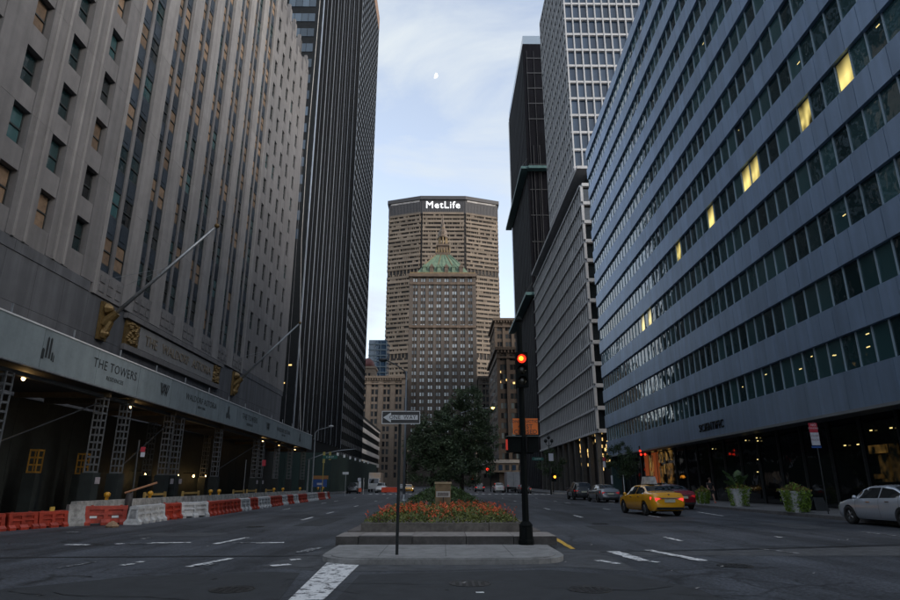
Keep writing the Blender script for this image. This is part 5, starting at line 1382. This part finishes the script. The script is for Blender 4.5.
planter(741, 506.5, 1.25, 1.0, 'white pavement planter with a feathery palm and trailing lime leaves', 11)
planter(797, 512.5, 1.25, .95, 'white pavement planter almost hidden by trailing lime leaves', 23, palm=False, blobs=1.9)
planter(704, 504, .7, .75, 'small pavement planter overgrown with bright lime leaves behind the red car', 31, palm=False, blobs=1.5)
random.seed(99)
p = gz(820, 511, .15); m = MB()
for s_ in (-1, 1): m.add([(p.x - .35, p.y + s_ * .3, .152), (p.x + .35, p.y + s_ * .3, .152), (p.x + .25, p.y + s_ * .03, .82), (p.x - .25, p.y + s_ * .03, .82), (p.x - .35, p.y + s_ * .27, .152), (p.x + .35, p.y + s_ * .27, .152), (p.x + .25, p.y, .80), (p.x - .25, p.y, .80)], [(0, 1, 2, 3), (7, 6, 5, 4), (0, 4, 5, 1), (2, 6, 7, 3), (1, 5, 6, 2), (3, 7, 4, 0)])
tag(m.build('folding_board', DKGREY, fix=True), 'small dark folding board standing on the pavement by the planter', 'sign')
# ================================================================== VEHICLES
def interp(tab, x):
    if x <= tab[0][0]: return tab[0][1]
    for (a, va), (b, vb) in zip(tab, tab[1:]):
        if x <= b:
            t = (x - a) / (b - a); t = t * t * (3 - 2 * t) * .45 + t * .55
            return va + (vb - va) * t
    return tab[-1][1]
SEDAN = dict(L=4.85, top=[(-2.42, .74), (-2.38, .98), (-2.25, 1.085), (-1.75, 1.115), (-1.55, 1.14), (-.80, 1.40), (-.25, 1.455), (.35, 1.44), (.62, 1.36), (1.25, 1.01), (1.5, .965), (2.05, .86), (2.32, .74), (2.42, .58)],
             belt=[(-2.42, .70), (-2.36, .93), (-2.2, 1.0), (-1.6, 1.02), (0, .96), (1.3, .925), (2.0, .80), (2.32, .68), (2.42, .54)],
             wid=[(-2.42, .66), (-2.36, .78), (-2.1, .86), (-1.5, .905), (1.3, .905), (1.95, .86), (2.28, .74), (2.42, .58)],
             roof=[(-2.42, .58), (-2.2, .74), (-1.6, .76), (-.80, .60), (-.2, .60), (.4, .59), (1.25, .72), (1.9, .70), (2.42, .45)],
             bot=[(-2.42, .40), (-2.2, .24), (2.1, .22), (2.42, .36)], wx=(-1.38, 1.42), wr=.335, ws=(.58, 1.2), rw=(-1.5, -.84), sw=[(-1.28, -.32), (-.26, .86)])
SUV = dict(L=4.6, top=[(-2.3, .82), (-2.26, 1.05), (-2.1, 1.35), (-1.85, 1.58), (-1.4, 1.66), (0, 1.68), (.4, 1.63), (1.05, 1.16), (1.3, 1.10), (1.9, 1.0), (2.2, .82), (2.3, .62)],
           belt=[(-2.3, .78), (-2.22, 1.0), (-1.8, 1.08), (0, 1.04), (1.1, 1.0), (1.9, .90), (2.3, .58)],
           wid=[(-2.3, .74), (-2.2, .84), (-1.6, .92), (1.3, .92), (1.9, .88), (2.2, .76), (2.3, .62)],
           roof=[(-2.3, .64), (-2.1, .68), (-1.8, .64), (-.2, .64), (.4, .62), (1.1, .74), (1.9, .72), (2.3, .5)],
           bot=[(-2.3, .42), (-2.1, .28), (2.0, .26), (2.3, .4)], wx=(-1.3, 1.38), wr=.36, ws=(.42, 1.0), rw=(-2.16, -1.86), sw=[(-1.9, -1.1), (-1.02, -.2), (-.12, .72)])
def section(S, x):
    zt, zb, w, wr, z0 = (interp(S[k], x) for k in ('top', 'belt', 'wid', 'roof', 'bot'))
    zb = min(zb, zt - .015); hgt = zb - z0; wr = min(wr, w - .01)
    return [(0, z0), (w * .86, z0), (w * .965, z0 + hgt * .14), (w * .995, z0 + hgt * .40), (w, z0 + hgt * .62), (w * .985, z0 + hgt * .86), (w * .945, zb),
            (w * .945 + (wr - w * .945) * .5, zb + (zt - .045 - zb) * .52), (wr, zt - .04 if zt - zb > .08 else zb + (zt - zb) * .6), (wr - .09, zt - .008), (wr * .5, zt + .012), (0, zt + .018)]
BODY = {}
def body_mesh(key, S):
    if key in BODY: return BODY[key]
    n_ = 58; h = S['L'] / 2; vs = []; fs = []
    # denser stations at both ends
    xs_ = [-h + S['L'] * (i / n_) for i in range(n_ + 1)]; xs_[0] += .0
    k = len(section(S, 0)); ring = 2 * k - 2
    for x in xs_:
        s = section(S, x)
        full = s + [(-y, z) for y, z in reversed(s[1:-1])]
        vs += [(x, y, z) for y, z in full]
    for i in range(n_):
        for j in range(ring): fs.append((i * ring + j, i * ring + (j + 1) % ring, (i + 1) * ring + (j + 1) % ring, (i + 1) * ring + j))
    fs += [tuple(range(ring)), tuple(reversed(range(n_ * ring, (n_ + 1) * ring)))]
    me = bpy.data.meshes.new('car_body'); me.from_pydata(vs, [], fs)
    bm = bmesh.new(); bm.from_mesh(me); bmesh.ops.recalc_face_normals(bm, faces=bm.faces); bm.to_mesh(me); bm.free()
    o = bpy.data.objects.new('tmp', me); C.objects.link(o)
    cut = MB()
    for x in S['wx']:
        for s_ in (-1, 1): cut.cyl((x, s_ * .62, S['wr'] + .0), (x, s_ * 1.2, S['wr'] + .0), S['wr'] + .055, n=28)
    co = cut.build('tmpcut', BLACKM, fix=True)
    md = o.modifiers.new('b', 'BOOLEAN'); md.operation = 'DIFFERENCE'; md.object = co; md.solver = 'EXACT'
    dg = bpy.context.evaluated_depsgraph_get(); r = bpy.data.meshes.new_from_object(o.evaluated_get(dg))
    bpy.data.objects.remove(o); bpy.data.objects.remove(co)
    r.polygons.foreach_set('use_smooth', [True] * len(r.polygons))
    try: r.set_sharp_from_angle(angle=R(38))
    except Exception: pass
    BODY[key] = r; return r
def surf_patch(S, xa, xb, kind, s0=.06, s1=.94, n=10, off=.006):
    m = MB(); vs = []
    for i in range(n + 1):
        x = xa + (xb - xa) * i / n; s = section(S, x)
        if kind == 'top':
            w = s[8][0] - .05; row = [(x, w * (-1 + 2 * j / 6), (s[9][1] if abs(-1 + 2 * j / 6) > .8 else s[10][1] if abs(-1 + 2 * j / 6) > .3 else s[11][1]) + off) for j in range(7)]
        else:
            sg_ = 1 if kind == 'L' else -1; A, M_, B_ = s[6], s[7], s[8]; row = []
            for j in range(5):
                f = s0 + (s1 - s0) * j / 4
                y, z = ((A[0] + (M_[0] - A[0]) * f * 2, A[1] + (M_[1] - A[1]) * f * 2) if f < .5 else (M_[0] + (B_[0] - M_[0]) * (f * 2 - 1), M_[1] + (B_[1] - M_[1]) * (f * 2 - 1)))
                row.append((x, sg_ * (y + off), z + off * .3))
        vs.append(row)
    k = len(vs[0]); fl_ = [p for r_ in vs for p in r_]
    fs = [(i * k + j, i * k + j + 1, (i + 1) * k + j + 1, (i + 1) * k + j) for i in range(n) for j in range(k - 1)]
    return m.add(fl_, fs)
CARGL = glass('car_glass', (.006, .008, .009), (.012, .015, .017), wave=.0, rough=.02, spec=.8)
RIM = mk('alloy_rim', (.28, .29, .30), .3, metal=.8, var=.1)
TAIL = mk('tail_lamp', (.30, .01, .015), .2, emis=(1, .03, .03), estr=.06); BRAKE = mk('brake_lamp', (.45, .02, .03), .2, emis=(1, .05, .05), estr=.35)
HEADL = mk('headlamp_glass', (.5, .52, .55), .1, metal=.3); HEADON = lamp_mat('headlamp_lit', (1., .93, .8), 6)
PLATE = mk('licence_plate', (.55, .54, .42), .5, var=.2, scale=20)
WHEELS = {}
def wheel(parent, x, y, r):
    s_ = 1 if y > 0 else -1
    w = bpy.data.objects.new('wheel', None); C.objects.link(w); w.parent = parent; w.location = (x, y, r); w.empty_display_size = .1
    if (r, s_) not in WHEELS:
        ty = MB().lathe([(r * .64, -.10), (r * .93, -.105), (r, -.07), (r, .07), (r * .93, .105), (r * .64, .10), (r * .60, 0), (r * .64, -.10)], (0, 0, 0), 24, 'y').mesh('tyre', RUBBER, True)
        rm = MB(); rm.lathe([(r * .62, -.07), (r * .64, .06 * s_), (r * .56, .065 * s_), (r * .56, .02 * s_), (.02, .02 * s_)], (0, 0, 0), 20, 'y'); rm.lathe([(.01, .02 * s_), (.06, .03 * s_), (.05, .075 * s_), (.01, .08 * s_)], (0, 0, 0), 10, 'y')
        for k in range(5):
            a_ = 2 * math.pi * k / 5
            for da in (-.13, .13): rm.cyl((.045 * math.cos(a_), .055 * s_, .045 * math.sin(a_)), (r * .6 * math.cos(a_ + da), .055 * s_, r * .6 * math.sin(a_ + da)), .020, .016, 5)
        WHEELS[(r, s_)] = (ty, rm.mesh('rim', RIM))
    for nme, me in zip(('tyre', 'rim'), WHEELS[(r, s_)]):
        o = bpy.data.objects.new(nme, me); C.objects.link(o); o.parent = w
def paint(name, col, metal=.0, rough=.25):
    m = mk(name, col, rough, metal=metal, var=.03, scale=2)
    b = m.node_tree.nodes['Principled BSDF']; b.inputs['Coat Weight'].default_value = .8; b.inputs['Coat Roughness'].default_value = .06
    return m
def car(name, label, cat, loc, head, S, key, pm, brake=False, headon=False, extra=None, group=None):
    """local +x is the car's front"""
    t = thing(name, label, cat, loc, head, group); L2 = S['L'] / 2
    me = body_mesh(key, S).copy(); me.materials.clear(); me.materials.append(pm)
    o = bpy.data.objects.new('body', me); C.objects.link(o); o.parent = t
    add = lambda m, nme, mt, sm=False: m.build(nme, mt, t, smooth=sm, local=True)
    add(surf_patch(S, *S['ws'], 'top'), 'windscreen', CARGL, True); add(surf_patch(S, *S['rw'], 'top'), 'rear_window', CARGL, True)
    for a, b in S['sw']:
        for k in 'LR': add(surf_patch(S, a, b, k, .07, .90), 'side_window', CARGL, True)
    for x in S['wx']:
        for s_ in (-1, 1): wheel(t, x, s_ * .80, S['wr'])
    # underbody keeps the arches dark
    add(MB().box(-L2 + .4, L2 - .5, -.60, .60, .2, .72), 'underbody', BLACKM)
    for s_ in (-1, 1):
        sx = section(S, -L2 + .13); w = sx[4][0]; zt = sx[6][1]
        a = MB().add([(-L2 + .02, s_ * w * .52, zt - .12), (-L2 - .004, s_ * w * .86, zt - .12), (-L2 + .30, s_ * (w + .075), zt - .06), (-L2 + .30, s_ * (w + .065), zt - .20), (-L2 + .01, s_ * w * .86, zt - .27), (-L2 + .015, s_ * w * .52, zt - .26)], [(0, 1, 4, 5), (1, 2, 3, 4)] if s_ > 0 else [(5, 4, 1, 0), (4, 3, 2, 1)])
        add(a, 'tail_lamp', BRAKE if brake else TAIL)
        sf = section(S, L2 - .16); wf = sf[4][0]; zf = sf[6][1]
        add(MB().add([(L2 - .06, s_ * wf * .5, zf - .09), (L2 - .12, s_ * wf * .9, zf - .05), (L2 - .48, s_ * (wf + .11), zf + .04), (L2 - .46, s_ * (wf + .115), zf - .09), (L2 - .10, s_ * wf * .92, zf - .18), (L2 - .05, s_ * wf * .5, zf - .17)], [(5, 4, 1, 0), (4, 3, 2, 1)] if s_ > 0 else [(0, 1, 4, 5), (1, 2, 3, 4)]), 'headlamp', HEADON if headon else HEADL)
        mz = interp(S['belt'], .8) + .07
        add(MB().lathe([(.02, -.07), (.07, -.05), (.085, 0), (.07, .05), (.02, .08)], (.82, s_ * .985, mz), 8, 'x').cyl((.84, s_ * .86, mz - .05), (.83, s_ * .95, mz - .03), .02, n=5), 'mirror', pm, True)
        for (a_, b_), xh in zip(S['sw'][-2:], (-.45, .55) if key == 'sedan' else (-.9, -.05)):
            zz = interp(S['belt'], xh - .3) - .10; yy = section(S, xh - .3)[5][0]
            add(MB().box(xh - .4, xh - .2, s_ * yy - .012, s_ * yy + .022, zz - .015, zz + .012), 'door_handle', CHROME)
        xs3 = sorted({S['sw'][-2][0] - .02, (S['sw'][-2][1] + S['sw'][-1][0]) / 2, S['sw'][-1][1] + .12})
        for xd in xs3:
            dm = MB(); sct = section(S, xd)
            for (y0, z0), (y1, z1) in zip(sct[2:6], sct[3:7]): dm.quad((xd - .006, s_ * (y0 + .003), z0), (xd + .006, s_ * (y0 + .003), z0), (xd + .006, s_ * (y1 + .003), z1), (xd - .006, s_ * (y1 + .003), z1))
            add(dm, 'door_seam', BLACKM)
    zr = section(S, -L2 + .1)[6][1]
    add(MB().box(-L2 - .035, -L2 + .06, -.26, .26, zr - .30, zr - .16), 'licence_plate', PLATE)
    add(MB().box(-L2 - .028, -L2 + .05, -.5, .5, zr - .13, zr - .085), 'boot_trim', CHROME)
    add(MB().box(-L2 - .012, -L2 + .2, -.66, .66, .30, .42), 'rear_valance', BLACKM)
    add(MB().box(L2 - .14, L2 + .012, -.52, .52, .40, .55), 'grille', BLACKM)
    if extra: extra(t, add, S)
    return t
TAXIY = paint('taxi_yellow', (.85, .40, .015)); SILV = paint('silver_paint', (.52, .56, .62), metal=.4); SUVG = paint('suv_grey', (.28, .29, .31), metal=.5)
DARKC = paint('dark_car_paint', (.02, .022, .026)); REDC = paint('dark_red_paint', (.20, .012, .02)); WHC = paint('white_car_paint', (.6, .6, .6))
def taxi_roof(t, add, S):
    m = MB().add([(-.72, -.20, 1.50), (.42, -.20, 1.50), (.42, .20, 1.50), (-.72, .20, 1.50), (-.70, -.13, 1.86), (.40, -.13, 1.86), (.40, .13, 1.86), (-.70, .13, 1.86)], [(3, 2, 1, 0), (4, 5, 6, 7), (0, 1, 5, 4), (1, 2, 6, 5), (2, 3, 7, 6), (3, 0, 4, 7)])
    add(m, 'roof_advert', mk('advert_print', (.30, .31, .32), .4, col2=(.75, .74, .72), scale=4))
    add(MB().box(-.70, .40, -.16, .16, 1.465, 1.498), 'advert_base', DKGREY); add(MB().box(.45, .62, -.12, .12, 1.40, 1.52), 'roof_light', mk('taxi_lamp', (.6, .6, .55), .4))
    add(MB().add([(-2.37, .03, .985), (-2.37, -.03, .985), (-2.36, -.06, 1.03), (-2.36, .06, 1.03)], [(0, 1, 2, 3)]), 'badge', CHROME)
pc = (gz(680, 517) + gz(643, 515.5)) / 2
ta = Vector((-.055, 1, 0))
car('taxi', 'yellow taxi with a roof advert driving away in the right lanes', 'taxi', (10.75, 33.4, 0), math.pi / 2 + R(5), SEDAN, 'sedan', TAXIY, brake=True, extra=taxi_roof)
car('parked_car', 'dark red car standing at the right kerb beyond the taxi', 'car', (14.7, 41.5, 0), math.pi / 2, SEDAN, 'sedan', REDC, brake=False)
car('parked_car', 'silver sedan at the right kerb, cut off by the picture edge', 'car', (gz(853, 524).x + .78, gz(853, 524).y - 1.42 - .1, 0), math.pi / 2 + R(1.5), SEDAN, 'sedan', SILV)
car('parked_car', 'silver grey sedan stopped ahead of the taxi by the right kerb', 'car', (13.9, 55.8, 0), math.pi / 2 + R(2), SEDAN, 'sedan', SUVG)
car('parked_car', 'dark hatchback parked ahead of the silver grey sedan', 'car', (13.6, 64, 0), math.pi / 2, SUV, 'suv', DARKC)
car('parked_car', 'black sedan far along the right lanes past the crossing', 'car', (13.2, 104, 0), math.pi / 2, SEDAN, 'sedan', DARKC)
for i, (X, Y, S, k, pm, lab, hd) in enumerate([(7.2, 128, SUV, 'suv', DARKC, 'far dark hatchback under the red signals, right of the median', 1), (10.0, 116, SUV, 'suv', WHC, 'far white car beside the grey truck on the right', 1), (15, 132, SEDAN, 'sedan', SUVG, 'far grey sedan behind the white car on the right', 1),
                                               (-6.4, 118, SEDAN, 'sedan', TAXIY, 'far yellow taxi coming on with lit headlights left of the median', -1), (-10.9, 112, SUV, 'suv', WHC, 'far white car waiting left of the median', -1), (-14.6, 104, SUV, 'suv', DARKC, 'far dark hatchback before the green hoarding', -1), (-8.8, 133, SEDAN, 'sedan', DARKC, 'far black sedan behind the white car left of the median', -1)]):
    car('far_car', lab, 'car', (X, Y, 0), math.pi / 2 * hd, S, k, pm, brake=i in (0, 2), headon=i == 3)
# box trucks
def truck(label, X, Y, hd, boxm, cabm, lit=False):
    t = thing('box_truck', label, 'truck', (X, Y, 0), hd)
    add = lambda m, nme, mt: m.build(nme, mt, t, local=True)
    add(MB().box(-3.6, 1.6, -1.15, 1.15, 1.0, 3.6), 'cargo_box', boxm); add(MB().box(-3.62, -3.60, -.02, .02, 1.1, 3.5), 'door_seam', DKGREY)
    add(MB().extrude([(1.75, .6), (3.4, .6), (3.5, 1.5), (3.0, 2.5), (1.75, 2.55)], -1.0, 1.0, 'y'), 'cab', cabm); add(MB().box(-3.5, 3.2, -.5, .5, .55, .98), 'chassis', BLACKM)
    add(MB().add([(3.03, -.9, 2.45), (3.03, .9, 2.45), (3.49, .9, 1.6), (3.49, -.9, 1.6)], [(0, 3, 2, 1)]), 'windscreen', CARGL)
    for x in (-2.4, 2.5):
        for s_ in (-1, 1): wheel(t, x, s_ * .95, .45)
    for s_ in (-1, 1):
        add(MB().cbox((3.46, s_ * .75, .95), (.1, .3, .2)), 'headlamp', HEADON if lit else HEADL); add(MB().cbox((-3.62, s_ * 1.0, 1.2), (.04, .2, .15)), 'tail_lamp', TAIL)
truck('grey box truck standing at the far right kerb', 12.6, 118, math.pi / 2, mk('truck_grey', (.34, .34, .35), .5, var=.2, scale=.8), WHC)
truck('white box truck with orange stripes far left by the hoarding', -13.2, 124, -math.pi / 2, mk('truck_white', (.62, .61, .6), .5, col2=(.7, .42, .2), scale=.8), WHC)
cn = MB().box(-9.7, -7.3, 99.9, 100.1, .25, 1.0); tag(cn.build('road_board', mk('orange_board', (.75, .08, .03), .6)), 'low orange red road board standing far left of the median', 'barrier')
cn = MB().lathe([(.3, 0), (.3, .06), (.18, .08), (.05, .9)], (gz(399, 490).x, gz(399, 490).y, 0), 10); 
# green hoarding around the far left lot
hb_ = thing('green_hoarding', 'dark green site hoarding along the far left pavement', 'fence', (-17.6, 100, .15))
it = [(0, j * 2.4, 3.1, .08, 2.36, 5.9) for j in range(28)] + [(-j * 2.4 - 1.2, -1.3, 3.1, 2.36, .08, 5.9) for j in range(4)]
pieces(hb_, 'hoarding_panel', it, mk('hoarding_dark_green', (.012, .03, .026), .7, var=.25, scale=.6, rnd=.15), minpx=5)
for j in range(7): MB().box(-17.5, -17.2, 103 + j * 7, 103.3 + j * 7, 5.9, 6.4).build('hoarding_lamp', WHITE, hb_)

# ================================================================== WALKING PERSON
def skin_fig(verts, edges, name, mat, parent, root=0, sub=2):
    me = bpy.data.meshes.new(name); me.from_pydata([v[:3] for v in verts], edges, [])
    o = bpy.data.objects.new(name, me); C.objects.link(o)
    o.modifiers.new('s', 'SKIN')
    for i, v in enumerate(verts):
        sv = me.skin_vertices[0].data[i]; sv.radius = (v[3], v[4] if len(v) > 4 else v[3]); sv.use_root = i == root
    sb = o.modifiers.new('d', 'SUBSURF'); sb.levels = sub; sb.render_levels = sub
    dg = bpy.context.evaluated_depsgraph_get(); r = bpy.data.meshes.new_from_object(o.evaluated_get(dg)); bpy.data.objects.remove(o)
    r.materials.clear(); r.materials.append(mat); r.polygons.foreach_set('use_smooth', [True] * len(r.polygons))
    q = bpy.data.objects.new(name, r); C.objects.link(q); q.parent = parent; return q
pp = gz(712, 503, .15)
pn_ = thing('person', 'person in black top and shorts walking along the right pavement', 'person', (pp.x, pp.y, .15), R(-90))
# local +x is the walking direction
SKINM = mk('skin', (.42, .24, .18), .6, var=.05); CLOTH = mk('black_cloth', (.014, .014, .016), .85, var=.2, scale=9); HAIR = mk('hair_brown', (.05, .03, .02), .7)
V = [(0, 0, .93, .13, .15), (0, 0, 1.12, .105, .13), (.01, 0, 1.32, .11, .165), (.01, 0, 1.46, .06, .07), (.02, 0, 1.54, .05), (.03, 0, 1.64, .085, .075), (.035, 0, 1.72, .06, .06),
     (0, .20, 1.41, .05), (-.10, .25, 1.14, .04), (.03, .27, .93, .03), (.06, .27, .86, .028), (0, -.20, 1.41, .05), (.10, -.25, 1.14, .04), (.27, -.26, .99, .03), (.31, -.26, .93, .028),
     (.0, .10, .88, .09), (.16, .10, .50, .065), (.20, .10, .46, .06), (.30, .10, .10, .038), (.42, .10, .05, .032), (0, -.10, .88, .09), (-.04, -.10, .50, .065), (-.08, -.10, .46, .06), (-.34, -.10, .14, .038), (-.27, -.10, .04, .032)]
Eg = [(0, 1), (1, 2), (2, 3), (3, 4), (4, 5), (5, 6), (2, 7), (7, 8), (8, 9), (9, 10), (2, 11), (11, 12), (12, 13), (13, 14), (0, 15), (15, 16), (16, 17), (17, 18), (18, 19), (0, 20), (20, 21), (21, 22), (22, 23), (23, 24)]
skin_fig(V, Eg, 'body', SKINM, pn_)
skin_fig([(0, 0, .90, .15, .17), (0, 0, 1.12, .13, .155), (.01, 0, 1.33, .135, .19), (.01, 0, 1.45, .075, .09), (0, .21, 1.40, .066), (-.06, .24, 1.22, .06), (0, -.21, 1.40, .066), (.06, -.24, 1.22, .06)], [(0, 1), (1, 2), (2, 3), (2, 4), (4, 5), (2, 6), (6, 7)], 'top', CLOTH, pn_)
skin_fig([(0, 0, .96, .145, .165), (.0, .10, .86, .11), (.12, .10, .58, .095), (0, -.10, .86, .11), (-.03, -.10, .58, .095)], [(0, 1), (1, 2), (0, 3), (3, 4)], 'shorts', CLOTH, pn_)
MB().lathe([(.02, 1.80), (.07, 1.785), (.098, 1.73), (.102, 1.67), (.085, 1.62), (.03, 1.60)], (.01, 0, 0), 12).build('hair', HAIR, pn_, smooth=True, local=True)
for x, y, z, a_ in ((.37, .10, .035, 0), (-.29, -.10, .06, .5)):
    sh = MB().lathe([(.02, -.13), (.05, -.09), (.052, .04), (.04, .12), (.015, .15)], (0, 0, 0), 8, 'x').build('shoe', mk('shoe_red', (.45, .08, .05), .6), pn_, smooth=True, local=True); sh.location = (x, y, z); sh.rotation_euler = (0, a_, 0)
ft_ = MB()
for s_ in (-1, 1): ft_.lathe([(.004, -.006), (.011, 0), (.004, .006)], (.112, s_ * .03, 1.675), 6, 'x')
ft_.build('eyes', BLACKM, pn_, local=True)
MB().lathe([(.004, 1.67), (.014, 1.635), (.01, 1.625)], (.118, 0, 0), 6).build('nose', SKINM, pn_, local=True)

# ================================================================== BUILDINGS BEHIND THE CAMERA (they close the street canyon and show in the glass)
def backdrop(label, x0, x1, y0, y1, h, mat):
    t = thing('office_building', label, 'building', ((x0 + x1) / 2, (y0 + y1) / 2, 0))
    MB().box(x0, x1, y0, y1, .2, h).build('wall', mat, t)
    face = x1 if x0 < 0 else x0; sg_ = 1 if x0 < 0 else -1; b = MB()
    for k in range(int(h / 4) - 1):
        for j in range(int((y1 - y0) / 3)): b.box(face - .05, face + .05, y0 + .7 + j * 3, y0 + 2.4 + j * 3, 5 + k * 4, 7.2 + k * 4)
    tag(b.build('window_mass', DARKGL, t), kind='stuff')
backdrop('dark office slab across the side street from the hotel', -62, -21.3, -62, -3, 34, STONE_DK)
backdrop('grey office slab across the side street from the blue block', 21.3, 62, -62, -3, 48, STONE_DK)
backdrop('grey office slab farther back beside the stone office slab', -62, -21.3, -142, -80, 40, STONE_DK)

# ================================================================== MOON
mp_ = EYE + ray(435, 75.5).normalized() * 2600
mo = MB(); rm_ = 2600 * 2.8 / 640
d_ = ray(435, 75.5).normalized(); rgt = d_.cross(Vector((0, 0, 1))).normalized(); upv = rgt.cross(d_)
vs = []; n1, n2 = 12, 8
for i in range(n1 + 1):
    th = math.pi * i / n1
    for j in range(n2 + 1):
        ph = -.20 + (1.85) * j / n2                                # the lit part of the ball, right of the terminator
        u = math.sin(th) * math.sin(ph); w_2 = math.sin(th) * math.cos(ph)
        rot = R(-18); vx, vy = u * math.cos(rot) - math.cos(th) * math.sin(rot), u * math.sin(rot) + math.cos(th) * math.cos(rot)
        vs.append(mp_ + (rgt * vx + upv * vy - d_ * w_2) * rm_)
mo.add(vs, [(i * (n2 + 1) + j, i * (n2 + 1) + j + 1, (i + 1) * (n2 + 1) + j + 1, (i + 1) * (n2 + 1) + j) for i in range(n1) for j in range(n2)])
tag(mo.build('moon', lamp_mat('moonlight', (1., .98, .95), .28)), 'small pale half moon in the open sky above the skyscraper', 'moon')
